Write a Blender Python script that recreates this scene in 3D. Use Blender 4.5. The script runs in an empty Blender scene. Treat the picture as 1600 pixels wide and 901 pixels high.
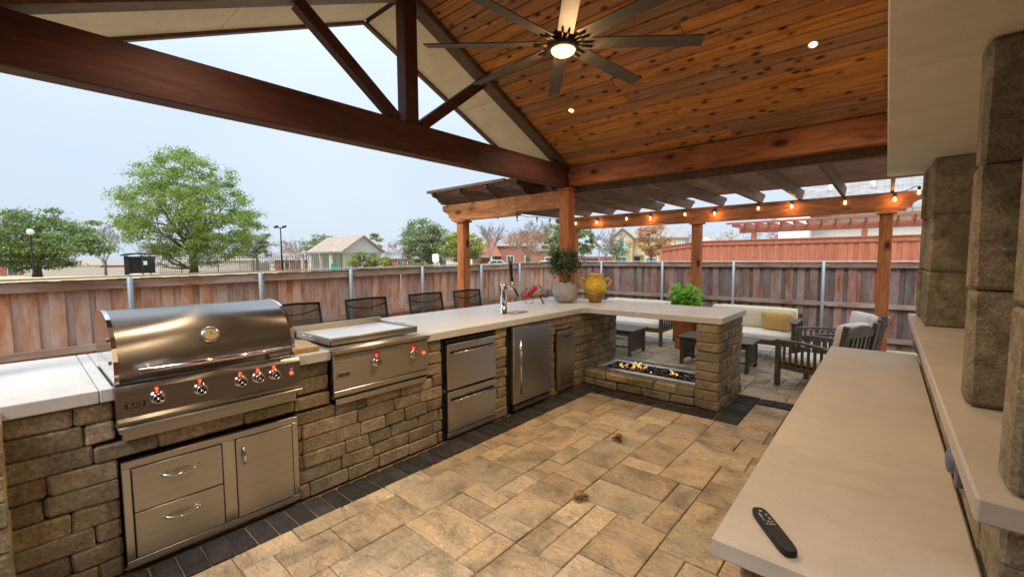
import bpy, bmesh, math, random
from mathutils import Vector, Matrix, Euler, noise as mnoise
R = random.Random(7)
SC = bpy.context.scene
COL = SC.collection
PI = math.pi
# ------------------------------------------------------------------ camera
cam_d = bpy.data.cameras.new('camera'); cam = bpy.data.objects.new('camera', cam_d); COL.objects.link(cam)
CW = Matrix(((0.75457, -0.04049, 0.65496), (0.65618, 0.05655, -0.75248), (-0.00657, 0.99758, 0.06924)))
CAMP = Vector((0, 0, 1.52))
cam.matrix_world = Matrix.Translation(CAMP) @ CW.to_4x4()
cam_d.sensor_width = 36; cam_d.lens = 672 / 1600 * 36; cam_d.clip_start = 0.02; cam_d.clip_end = 2000
SC.camera = cam
# ------------------------------------------------------------------ world, sun, exposure
w = bpy.data.worlds.new('World'); SC.world = w; w.use_nodes = True
nt = w.node_tree; nt.nodes.clear()
SUN_EL, SUN_AZ = math.radians(50), math.radians(165)
sky = nt.nodes.new('ShaderNodeTexSky'); sky.sky_type = 'NISHITA'; sky.sun_disc = False
sky.sun_elevation = SUN_EL; sky.sun_rotation = SUN_AZ; sky.dust_density = 3; sky.air_density = 1
geo = nt.nodes.new('ShaderNodeTexCoord')
bg1 = nt.nodes.new('ShaderNodeBackground'); bg1.inputs[1].default_value = 0.06
nt.links.new(sky.outputs[0], bg1.inputs[0])
nz = nt.nodes.new('ShaderNodeTexNoise'); nz.inputs['Scale'].default_value = 1.6; nz.inputs['Detail'].default_value = 3
rp = nt.nodes.new('ShaderNodeValToRGB')
rp.color_ramp.elements[0].position = .3; rp.color_ramp.elements[0].color = (0.60, 0.735, 0.90, 1)
rp.color_ramp.elements[1].position = .7; rp.color_ramp.elements[1].color = (0.74, 0.82, 0.92, 1)
nt.links.new(geo.outputs['Generated'], nz.inputs['Vector']); nt.links.new(nz.outputs[0], rp.inputs[0])
bg2 = nt.nodes.new('ShaderNodeBackground')     # the cloud layer: an overcast sky is brighter overhead than at the horizon
nt.links.new(rp.outputs[0], bg2.inputs[0])
sz = nt.nodes.new('ShaderNodeSeparateXYZ'); nt.links.new(geo.outputs['Generated'], sz.inputs[0])
def mth(op, a, b):
    x = nt.nodes.new('ShaderNodeMath'); x.operation = op
    for i, v in enumerate((a, b)):
        if hasattr(v, 'is_output'): nt.links.new(v, x.inputs[i])
        else: x.inputs[i].default_value = v
    return x.outputs[0]
el = mth('MAXIMUM', sz.outputs[2], 0.0)
nt.links.new(mth('ADD', mth('MULTIPLY', mth('POWER', el, 3.0), 1.9), mth('ADD', mth('MULTIPLY', el, .18), .71)), bg2.inputs[1])
mx = nt.nodes.new('ShaderNodeMixShader'); mx.inputs[0].default_value = 0.85
out = nt.nodes.new('ShaderNodeOutputWorld')
nt.links.new(bg1.outputs[0], mx.inputs[1]); nt.links.new(bg2.outputs[0], mx.inputs[2]); nt.links.new(mx.outputs[0], out.inputs[0])
sd = bpy.data.lights.new('sun', 'SUN'); sd.energy = 2.0; sd.angle = math.radians(25); sd.color = (1, .96, .9)
so = bpy.data.objects.new('sun', sd); COL.objects.link(so)
sv = Vector((math.sin(SUN_AZ) * math.cos(SUN_EL), math.cos(SUN_AZ) * math.cos(SUN_EL), math.sin(SUN_EL)))
so.rotation_euler = (-sv).to_track_quat('-Z', 'Y').to_euler(); so.location = (-10, -10, 30)
SC.view_settings.view_transform = 'Standard'; SC.view_settings.look = 'None'
SC.view_settings.exposure = 0.70; SC.view_settings.gamma = 1
WARM = (1.0, 0.755, 0.47)

# ------------------------------------------------------------------ node helpers
class NT:
    def __init__(s, name):
        s.m = bpy.data.materials.new(name); s.m.use_nodes = True; s.t = s.m.node_tree
        s.b = s.t.nodes['Principled BSDF']; s.o = s.t.nodes['Material Output']
    def n(s, typ, **k):
        x = s.t.nodes.new('ShaderNode' + typ)
        for a, v in k.items():
            if a.startswith('i_'):
                key = a[2:].replace('_', ' ')
                x.inputs[int(key) if key.isdigit() else key].default_value = v
            else: setattr(x, a, v)
        return x
    def l(s, a, b): s.t.links.new(a, b)
    def coord(s, scale=(1, 1, 1), rnd=True, rot=(0, 0, 0)):
        tc = s.n('TexCoord'); mp = s.n('Mapping'); mp.inputs['Scale'].default_value = scale; mp.inputs['Rotation'].default_value = rot
        if rnd:
            oi = s.n('ObjectInfo'); ad = s.n('VectorMath', operation='ADD'); cm = s.n('CombineXYZ'); mu = s.n('Math', operation='MULTIPLY'); mu.inputs[1].default_value = 37.0
            s.l(oi.outputs['Random'], mu.inputs[0]); s.l(mu.outputs[0], cm.inputs[0]); s.l(mu.outputs[0], cm.inputs[1]); s.l(mu.outputs[0], cm.inputs[2])
            s.l(tc.outputs['Object'], ad.inputs[0]); s.l(cm.outputs[0], ad.inputs[1]); s.l(ad.outputs[0], mp.inputs['Vector'])
        else: s.l(tc.outputs['Object'], mp.inputs['Vector'])
        return mp.outputs[0]
    def noise(s, vec, scale, detail=4, rough=.55, dist=0):
        x = s.n('TexNoise'); x.inputs['Scale'].default_value = scale; x.inputs['Detail'].default_value = detail
        x.inputs['Roughness'].default_value = rough; x.inputs['Distortion'].default_value = dist
        s.l(vec, x.inputs['Vector']); return x.outputs[0]
    def ramp(s, fac, stops):
        x = s.n('ValToRGB'); e = x.color_ramp.elements
        e[0].position, e[0].color = stops[0][0], tuple(stops[0][1]) + (1,)
        e[1].position, e[1].color = stops[-1][0], tuple(stops[-1][1]) + (1,)
        for p, c in stops[1:-1]:
            q = e.new(p); q.color = tuple(c) + (1,)
        s.l(fac, x.inputs[0]); return x.outputs[0]
    def mix(s, a, b, fac=.5, mode='MIX'):
        x = s.n('MixRGB', blend_type=mode)
        for i, v in ((1, a), (2, b), (0, fac)):
            if hasattr(v, 'links') or hasattr(v, 'is_output'): s.l(v, x.inputs[i])
            else: x.inputs[i].default_value = (v if i == 0 else tuple(v) + (1,))
        return x.outputs[0]
    def rnd(s, lo, hi):
        oi = s.n('ObjectInfo'); mr = s.n('MapRange'); mr.inputs[3].default_value = lo; mr.inputs[4].default_value = hi
        s.l(oi.outputs['Random'], mr.inputs[0]); return mr.outputs[0]
    def hsv(s, col, v=None, h=None, sat=None):
        x = s.n('HueSaturation'); s.l(col, x.inputs['Color'])
        if v is not None: s.l(v, x.inputs['Value'])
        if sat is not None: s.l(sat, x.inputs['Saturation'])
        return x.outputs[0]
    def bump(s, h, strength=.3, dist=.01, prev=None):
        x = s.n('Bump'); x.inputs['Strength'].default_value = strength; x.inputs['Distance'].default_value = dist
        s.l(h, x.inputs['Height'])
        if prev is not None: s.l(prev, x.inputs['Normal'])
        return x.outputs[0]
    def fin(s, col=None, rough=.6, nrm=None, metal=0, spec=.5):
        if col is not None:
            if hasattr(col, 'is_output'): s.l(col, s.b.inputs['Base Color'])
            else: s.b.inputs['Base Color'].default_value = tuple(col) + (1,)
        if hasattr(rough, 'is_output'): s.l(rough, s.b.inputs['Roughness'])
        else: s.b.inputs['Roughness'].default_value = rough
        if nrm is not None: s.l(nrm, s.b.inputs['Normal'])
        s.b.inputs['Metallic'].default_value = metal; s.b.inputs['Specular IOR Level'].default_value = spec
        return s.m

def wood(name, dark, light, axis='X', knots=0.0, rough=.6, vlo=.8, vhi=1.2, grey=None, scale=1.0, gs=10, satlo=1.0, sathi=1.0):
    t = NT(name); sc = {'X': (1, gs, gs), 'Y': (gs, 1, gs), 'Z': (gs, gs, 1)}[axis]
    v = t.coord(sc); v1 = t.coord((1, 1, 1))
    g = t.noise(v, 1.6 * scale, 6, .6, 1.2); g2 = t.noise(v, 9 * scale, 5, .7, .3)
    c = t.ramp(g, [(.3, dark), (.52, [(a + b) / 2 for a, b in zip(dark, light)]), (.72, light)])
    c = t.mix(c, t.ramp(g2, [(.3, (.55, .5, .45)), (.6, (1, 1, 1))]), .55, 'MULTIPLY')
    if grey:
        gm = t.noise(t.coord({'X': (1, 3, 3), 'Y': (3, 1, 3), 'Z': (3, 3, 1)}[axis]), 1.7, 4, .6, .5)
        c = t.mix(c, grey, t.ramp(gm, [(.38, (0, 0, 0)), (.62, (.85, .85, .85))]))
    if knots:
        ks = {'X': (4.5, 8.5, 8.5), 'Y': (8.5, 4.5, 8.5), 'Z': (8.5, 8.5, 4.5)}[axis]
        vo = t.n('TexVoronoi'); vo.inputs['Scale'].default_value = 1.0 * knots; t.l(t.coord(ks), vo.inputs['Vector'])
        k = t.ramp(vo.outputs['Distance'], [(.0, (.05, .03, .02)), (.12, (.12, .07, .05)), (.17, (.5, .4, .33)), (.28, (1, 1, 1))])
        c = t.mix(c, k, 1, 'MULTIPLY')
    c = t.hsv(c, t.rnd(vlo, vhi), sat=t.rnd(satlo, sathi) if satlo != sathi else None)
    return t.fin(c, rough, t.bump(g2, .35, .004), spec=.35)

def stone(name, cols, rough=.85, bumpd=.012, sc=1.0, vlo=.7, vhi=1.25):
    t = NT(name); v = t.coord()
    a = t.noise(v, 7 * sc, 6, .65, .4); b = t.noise(v, 55 * sc, 4, .7); d = t.noise(v, 2.2 * sc, 3, .5)
    c = t.ramp(a, [(.25, cols[0]), (.5, cols[1]), (.78, cols[2])])
    c = t.mix(c, cols[3], t.ramp(d, [(.45, (0, 0, 0)), (.7, (.7, .7, .7))]))
    vo = t.n('TexVoronoi'); vo.inputs['Scale'].default_value = 26 * sc; t.l(v, vo.inputs['Vector'])
    chips = t.ramp(vo.outputs['Distance'], [(.0, (2.2, 2.1, 1.95)), (.12, (1.6, 1.5, 1.4)), (.2, (1, 1, 1))])
    c = t.mix(c, chips, .8, 'MULTIPLY')
    c = t.mix(c, t.ramp(b, [(.3, (.42, .4, .37)), (.6, (1.15, 1.15, 1.15))]), .8, 'MULTIPLY')
    c = t.hsv(c, t.rnd(vlo, vhi))
    n1 = t.bump(a, .7, bumpd); n2 = t.bump(b, .55, bumpd * .4, n1)
    return t.fin(c, rough, n2, spec=.25)

def plain(name, col, rough=.5, metal=0, var=.06, bscale=40, bstr=.1, spec=.5, emit=None, estr=0):
    t = NT(name); v = t.coord()
    a = t.noise(v, bscale * .2, 4); b = t.noise(v, bscale, 3)
    c = t.ramp(a, [(.3, [x * (1 - var) for x in col]), (.7, [min(1, x * (1 + var)) for x in col])])
    m = t.fin(c, rough, t.bump(b, bstr, .002) if bstr else None, metal, spec)
    if emit:
        t.b.inputs['Emission Color'].default_value = tuple(emit) + (1,); t.b.inputs['Emission Strength'].default_value = estr
    return m

def steel(name, axis='Y', col=(.50, .475, .44), rough=.33, br=.35, smudge=.06):
    t = NT(name)
    sc = {'Y': (60, 1.2, 160), 'Z': (60, 160, 1.2), 'X': (1.2, 60, 160)}[axis]
    v = t.coord(sc, False); b = t.noise(v, 1, 3, .6)
    c_ = t.ramp(b, [(.3, [x * .88 for x in col]), (.7, [x * 1.06 for x in col])])
    tg = t.n('Tangent', direction_type='RADIAL', axis='Z'); t.l(tg.outputs[0], t.b.inputs['Tangent'])
    t.b.inputs['Anisotropic'].default_value = .8; t.b.inputs['Anisotropic Rotation'].default_value = .25 if axis != 'Z' else .0
    s = t.noise(t.coord((1, 1, 1), False), 7, 4, .6)
    r = t.n('MapRange'); r.inputs[3].default_value = rough - smudge * .5; r.inputs[4].default_value = rough + smudge; t.l(s, r.inputs[0])
    return t.fin(c_, r.outputs[0], None, 1)

def paver_mat():
    t = NT('paver_stone'); v = t.coord()
    big = t.noise(v, 3.2, 5, .6, .8); fine = t.noise(v, 45, 4, .7); vein = t.noise(t.coord((1, 3.2, 1), True, (0, 0, .5)), 3.6, 5, .55, 2.4)
    oi = t.n('ObjectInfo')
    tone = t.ramp(oi.outputs['Random'], [(0, (.29, .225, .155)), (.14, (.46, .345, .21)), (.30, (.37, .29, .20)), (.45, (.52, .405, .265)), (.6, (.25, .205, .155)), (.72, (.47, .375, .265)), (.86, (.34, .25, .155)), (1, (.42, .34, .245))])
    c = t.mix(tone, t.ramp(big, [(.32, (.45, .43, .43)), (.5, (1, 1, 1)), (.68, (1.3, 1.24, 1.12))]), .85, 'MULTIPLY')
    ve = t.ramp(vein, [(.44, (1, 1, 1)), (.485, (.62, .58, .55)), (.5, (1.4, 1.35, 1.25)), (.54, (1, 1, 1))])
    c = t.mix(c, ve, .85, 'MULTIPLY')
    c = t.mix(c, t.ramp(fine, [(.3, (.7, .7, .7)), (.6, (1.08, 1.08, 1.08))]), .6, 'MULTIPLY')
    cl = t.ramp(vein, [(.35, (.2, .2, .2)), (.485, (.45, .45, .45)), (.5, (.8, .8, .8)), (.7, (1, 1, 1))])
    n = t.bump(cl, .55, .008); n = t.bump(fine, .35, .003, n)
    return t.fin(c, .62, n, spec=.4)

def slab_mat(name, col, rough=.42):
    t = NT(name); v = t.coord()
    a = t.noise(v, 2.4, 4, .6, .5); b = t.noise(v, 90, 3, .7); s = t.noise(v, 11, 5, .7)
    c = t.ramp(a, [(.3, [x * .9 for x in col]), (.7, [x * 1.06 for x in col])])
    c = t.mix(c, t.ramp(s, [(.28, (.84, .82, .8)), (.42, (1, 1, 1))]), .5, 'MULTIPLY')
    c = t.mix(c, t.ramp(b, [(.25, (.62, .6, .57)), (.42, (1, 1, 1)), (.62, (1, 1, 1)), (.75, (1.12, 1.12, 1.12))]), .45, 'MULTIPLY')
    st = t.noise(t.coord((1, 2.6, 1)), 1.7, 6, .7, 1.6); c = t.mix(c, t.ramp(st, [(.30, (.80, .77, .72)), (.48, (1, 1, 1))]), .5, 'MULTIPLY')
    return t.fin(c, rough, t.bump(b, .12, .0015), spec=.4)

def leaf_mat(name, c1, c2, c3, trans=.35):
    t = NT(name); g = t.n('NewGeometry')
    c = t.ramp(g.outputs['Random Per Island'], [(0, c1), (.5, c2), (1, c3)])
    n = t.noise(t.coord(), .6, 3)
    c = t.mix(c, t.ramp(n, [(.35, (.7, .75, .7)), (.65, (1.15, 1.15, 1.05))]), .7, 'MULTIPLY')
    t.fin(c, .6, spec=.25)
    tr = t.n('BsdfTranslucent'); t.l(c, tr.inputs[0]); m = t.n('MixShader'); m.inputs[0].default_value = trans
    t.l(t.b.outputs[0], m.inputs[1]); t.l(tr.outputs[0], m.inputs[2]); t.l(m.outputs[0], t.o.inputs[0])
    return t.m

def glass_mat():
    t = NT('clear_glass'); t.b.inputs['Transmission Weight'].default_value = 1
    t.b.inputs['Roughness'].default_value = .02; t.b.inputs['Base Color'].default_value = (.93, .98, .97, 1); t.b.inputs['IOR'].default_value = 1.12
    return t.m

def emis(name, col, st):
    t = NT(name); t.fin(col, .5); t.b.inputs['Emission Color'].default_value = tuple(col) + (1,); t.b.inputs['Emission Strength'].default_value = st
    return t.m

def shingle_mat(name, c1, c2):
    t = NT(name); v = t.coord((1, 1, 1), False)
    br = t.n('TexBrick'); br.inputs['Scale'].default_value = 1.0; br.inputs['Brick Width'].default_value = .6; br.inputs['Row Height'].default_value = .22
    br.inputs['Mortar Size'].default_value = .012; br.inputs['Color1'].default_value = tuple(c1) + (1,); br.inputs['Color2'].default_value = tuple(c2) + (1,); br.inputs['Mortar'].default_value = tuple(x * .5 for x in c1) + (1,)
    uv = t.n('UVMap'); t.l(uv.outputs[0], br.inputs['Vector'])
    c = t.mix(br.outputs[0], t.ramp(t.noise(v, 3, 4), [(.3, (.75, .75, .75)), (.7, (1.15, 1.15, 1.15))]), .7, 'MULTIPLY')
    return t.fin(c, .9)

M = {}
M['stone'] = stone('tumbled_wall_stone', [(.15, .115, .07), (.30, .235, .15), (.47, .385, .27), (.23, .20, .155)])
M['stone_big'] = stone('column_block_stone', [(.13, .10, .065), (.31, .25, .17), (.52, .43, .31), (.22, .185, .13)], bumpd=.012, vlo=.9, vhi=1.1, sc=2.3)
M['mortar'] = plain('wall_core', (.075, .058, .04), .95)
M['sand'] = plain('joint_sand', (.22, .135, .065), .95, bstr=.3)
M['paver'] = paver_mat()
M['border'] = stone('charcoal_border_paver', [(.018, .017, .017), (.036, .033, .032), (.06, .055, .052), (.034, .03, .028)], rough=.7, bumpd=.006)
M['slab'] = slab_mat('cast_countertop', (.60, .585, .56))
M['slab_warm'] = slab_mat('cast_hearth_slab', (.53, .465, .39), .5)
M['panel'] = slab_mat('smooth_cast_panel', (.78, .73, .63), .6)
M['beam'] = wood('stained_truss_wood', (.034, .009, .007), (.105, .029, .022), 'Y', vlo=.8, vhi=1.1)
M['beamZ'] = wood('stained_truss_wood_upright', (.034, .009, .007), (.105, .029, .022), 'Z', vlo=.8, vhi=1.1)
M['beamX'] = wood('stained_beam_wood', (.17, .05, .016), (.46, .17, .055), 'X', knots=.55, vlo=.9, vhi=1.1, gs=7)
M['postZ'] = wood('stained_post_wood', (.26, .075, .02), (.60, .22, .07), 'Z', knots=.55, vlo=.9, vhi=1.1, gs=9)
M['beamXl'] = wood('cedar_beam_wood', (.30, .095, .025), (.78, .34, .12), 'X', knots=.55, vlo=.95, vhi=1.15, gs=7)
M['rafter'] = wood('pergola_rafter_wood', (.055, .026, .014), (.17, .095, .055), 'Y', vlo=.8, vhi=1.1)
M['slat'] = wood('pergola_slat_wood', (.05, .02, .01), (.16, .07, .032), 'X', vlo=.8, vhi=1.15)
M['ceil'] = wood('knotty_ceiling_wood', (.28, .105, .035), (.62, .295, .10), 'X', knots=1.25, rough=.5, vlo=.62, vhi=1.15, gs=12, satlo=.9, sathi=1.12)
M['trimY'] = wood('brown_rake_trim', (.09, .05, .035), (.19, .12, .085), 'Y')
M['soffit'] = slab_mat('painted_soffit', (.72, .63, .47), .6)
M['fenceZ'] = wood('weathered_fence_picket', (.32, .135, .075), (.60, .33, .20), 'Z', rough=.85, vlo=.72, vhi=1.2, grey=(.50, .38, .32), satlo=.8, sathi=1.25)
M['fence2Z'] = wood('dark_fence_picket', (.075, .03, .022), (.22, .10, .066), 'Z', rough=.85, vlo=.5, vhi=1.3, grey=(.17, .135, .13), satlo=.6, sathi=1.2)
M['railY'] = wood('fence_rail_wood', (.20, .10, .06), (.42, .26, .17), 'Y', rough=.85, grey=(.36, .28, .23))
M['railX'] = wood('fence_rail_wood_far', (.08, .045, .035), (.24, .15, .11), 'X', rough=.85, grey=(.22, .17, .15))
M['capY'] = wood('fence_cap_wood', (.32, .24, .18), (.50, .41, .33), 'Y', rough=.9)
M['capX'] = wood('fence_cap_wood_far', (.36, .30, .26), (.56, .50, .46), 'X', rough=.9)
M['redZ'] = wood('red_stained_fence', (.34, .105, .062), (.50, .19, .12), 'Z', rough=.8, vlo=.88, vhi=1.08)
M['galv'] = plain('galvanized_steel', (.30, .33, .35), .55, .6, bstr=.05)
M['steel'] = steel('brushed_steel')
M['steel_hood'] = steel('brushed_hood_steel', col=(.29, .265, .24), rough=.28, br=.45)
M['steelZ'] = steel('brushed_steel_upright', 'Z')
M['rim'] = plain('satin_steel_rim', (.78, .78, .76), .35, .55, bstr=0)  # pale, half-metallic base colour stands in for bright sky reflection
M['outlet'] = plain('grey_outlet_plastic', (.13, .145, .16), .4)
M['chrome'] = plain('polished_chrome', (.8, .78, .75), .1, 1, bstr=0)
M['blackmet'] = plain('black_metal', (.012, .012, .012), .4, .3)
M['dark'] = plain('dark_gap', (.006, .006, .006), .9)
M['plate'] = plain('dark_logo_plate', (.05, .03, .02), .3, .4)
M['fanmet'] = plain('bronze_fan_metal', (.035, .028, .022), .4, .6)
M['blade'] = wood('grey_fan_blade', (.06, .052, .042), (.105, .09, .072), 'X', rough=.45, vlo=.95, vhi=1.05)
M['lens'] = emis('warm_lamp_lens', (1.0, .76, .26), 2.6)
M['recess'] = emis('recessed_lamp_lens', (1.0, .70, .22), 3.2)
M['bulb'] = emis('glowing_bulb', (1.0, .66, .26), 3)
M['bulb_off'] = plain('unlit_glass_bulb', (.85, .82, .72), .15)
M['led'] = emis('red_led', (1.0, .03, .015), 5)
M['frame'] = plain('olive_brown_patio_wood', (.085, .07, .052), .5, var=.2)
M['cream'] = plain('cream_cushion', (.70, .62, .48), .9, var=.04, bscale=300, bstr=.15, spec=.2)
M['white_c'] = plain('pale_cushion', (.78, .73, .65), .9, var=.04, bscale=300, bstr=.15, spec=.2)
M['gold'] = plain('gold_pillow', (.62, .42, .16), .8, var=.12, bscale=120, bstr=.2, spec=.2)
M['terra'] = plain('terracotta', (.46, .155, .055), .7, var=.12)
M['concrete'] = plain('rough_concrete', (.40, .38, .35), .9, var=.16, bscale=60, bstr=.5)
M['yellow'] = plain('yellow_glaze', (.70, .43, .035), .25, var=.18, bscale=30)
M['jugbase'] = plain('bare_clay_band', (.36, .21, .05), .6, var=.3)
M['pebble'] = plain('white_pebbles', (.66, .63, .58), .7)
M['glass'] = glass_mat()
M['coal'] = plain('black_fire_glass', (.02, .02, .022), .12, .3, bscale=20)
M['coal2'] = plain('grey_fire_glass', (.42, .42, .44), .1, .4, bscale=20)
M['wire'] = plain('dark_wire', (.02, .017, .015), .4, .6)
M['red'] = plain('glossy_red', (.55, .012, .012), .2)
M['board'] = wood('pale_cutting_board', (.42, .26, .10), (.66, .48, .24), 'X', rough=.5)
M['remote'] = plain('black_plastic', (.006, .006, .006), .45, spec=.3)
M['remote_btn'] = plain('pale_button_print', (.32, .32, .34), .4)
M['grass'] = plain('dry_lawn', (.36, .27, .13), .95, var=.3, bscale=60, bstr=.6)
M['park'] = plain('park_lawn', (.46, .36, .19), .95, var=.2, bscale=3, bstr=.3)
M['bark'] = wood('tree_bark', (.09, .075, .055), (.22, .18, .14), 'Z', rough=.9)
M['twig'] = plain('bare_twigs', (.25, .21, .19), .9, var=.2)
M['twig_pink'] = plain('pinkish_bare_twigs', (.34, .26, .25), .9, var=.15)
M['leaf_g'] = leaf_mat('fresh_green_leaves', (.13, .20, .035), (.23, .32, .06), (.38, .46, .16))
M['leaf_d'] = leaf_mat('olive_green_leaves', (.13, .19, .06), (.20, .27, .09), (.30, .36, .16))
M['leaf_b'] = leaf_mat('grey_green_leaves', (.16, .22, .10), (.23, .29, .14), (.34, .38, .22))
M['leaf_y'] = leaf_mat('yellow_green_leaves', (.22, .27, .04), (.30, .33, .06), (.38, .39, .12))
M['leaf_far'] = leaf_mat('haze_tinted_leaves', (.26, .24, .22), (.30, .30, .26), (.36, .32, .30))  # greyed tones carry the distance haze in the leaf colour
M['leaf_o'] = leaf_mat('orange_brown_leaves', (.42, .19, .09), (.50, .26, .13), (.55, .34, .2))
M['leaf_top'] = leaf_mat('dark_topiary_leaves', (.02, .045, .018), (.06, .10, .045), (.24, .28, .19), .15)
M['leaf_pot'] = leaf_mat('bright_plant_leaves', (.14, .36, .03), (.26, .55, .06), (.46, .70, .16), .3)
M['leaf_dry'] = plain('dried_leaf', (.33, .19, .09), .8, var=.3)
M['iron'] = plain('black_iron', (.02, .02, .022), .5, .4)
M['shingle'] = shingle_mat('grey_shingles', (.27, .26, .25), (.36, .34, .32))
M['shingle_t'] = shingle_mat('tan_shingles', (.33, .26, .20), (.42, .33, .26))
M['brick_r'] = stone('red_brick_wall', [(.30, .12, .085), (.38, .17, .12), (.44, .22, .16), (.34, .17, .13)], sc=.3)
M['brick_y'] = stone('yellow_brick_wall', [(.50, .40, .24), (.58, .47, .30), (.64, .53, .36), (.54, .45, .30)], sc=.3, vlo=.95, vhi=1.05)
M['siding'] = plain('pale_siding', (.62, .62, .60), .8)
M['siding_g'] = plain('grey_green_siding', (.40, .43, .41), .8)
M['white'] = plain('white_paint', (.78, .78, .77), .6)
M['window'] = plain('dark_window_glass', (.05, .08, .10), .08, 0, bstr=0)
M['window_b'] = plain('blue_window_glass', (.10, .22, .28), .08, 0, bstr=0)
M['teal'] = plain('teal_plastic', (.02, .30, .22), .5)
M['plank_far'] = plain('pale_far_fence', (.42, .37, .32), .9, var=.2)
M['plank_red'] = plain('maroon_far_fence', (.25, .10, .08), .9, var=.2)
M['globe'] = plain('frosted_globe', (.75, .77, .78), .3)
M['car'] = plain('white_car_paint', (.72, .72, .74), .25, bstr=0)
M['car_r'] = plain('red_car_paint', (.45, .05, .05), .25, bstr=0)
M['tyre'] = plain('tyre_rubber', (.02, .02, .02), .8)
M['ashphalt'] = plain('asphalt', (.06, .06, .06), .9)

def mesh_net():
    t = NT('black_sling_mesh'); t.fin((.03, .028, .03), .6)
    tr = t.n('BsdfTransparent'); m = t.n('MixShader'); m.inputs[0].default_value = .34
    t.l(t.b.outputs[0], m.inputs[1]); t.l(tr.outputs[0], m.inputs[2]); t.l(m.outputs[0], t.o.inputs[0]); return t.m
M['sling'] = mesh_net()
def flame():
    t = NT('gas_flame'); g = t.n('TexCoord'); s = t.n('SeparateXYZ'); t.l(g.outputs['Generated'], s.inputs[0])
    c = t.ramp(s.outputs[2], [(0, (1, .30, .05)), (.4, (1, .50, .10)), (1, (1, .75, .25))])
    e = t.n('Emission'); t.l(c, e.inputs[0]); e.inputs[1].default_value = 1.0
    tr = t.n('BsdfTransparent'); m = t.n('MixShader'); n = t.noise(t.coord((1, 1, 1)), 30, 2)
    f = t.ramp(n, [(.38, (.02, .02, .02)), (.62, (.75, .75, .75))]); t.l(f, m.inputs[0])
    t.l(tr.outputs[0], m.inputs[1]); t.l(e.outputs[0], m.inputs[2]); t.l(m.outputs[0], t.o.inputs[0]); return t.m
M['flame'] = flame()

# ------------------------------------------------------------------ object helpers
WP = {}
def thing(name, label, cat, loc=(0, 0, 0), group=None, kind=None):
    o = bpy.data.objects.new(name, None); COL.objects.link(o); o.location = loc; o.empty_display_size = .1
    WP[o.name] = Vector(loc)
    if label: o['label'] = label
    if cat: o['category'] = cat
    if group: o['group'] = group
    if kind: o['kind'] = kind
    return o
def tag(o, label=None, cat=None, group=None, kind=None):
    for k, v in (('label', label), ('category', cat), ('group', group), ('kind', kind)):
        if v: o[k] = v
    return o
def link(name, me, parent=None, origin=(0, 0, 0), rot=None):
    o = bpy.data.objects.new(name, me); COL.objects.link(o)
    origin = Vector(origin); WP[o.name] = origin
    if parent: o.parent = parent; o.location = origin - WP[parent.name]
    else: o.location = origin
    if rot: o.rotation_euler = rot
    return o

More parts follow.
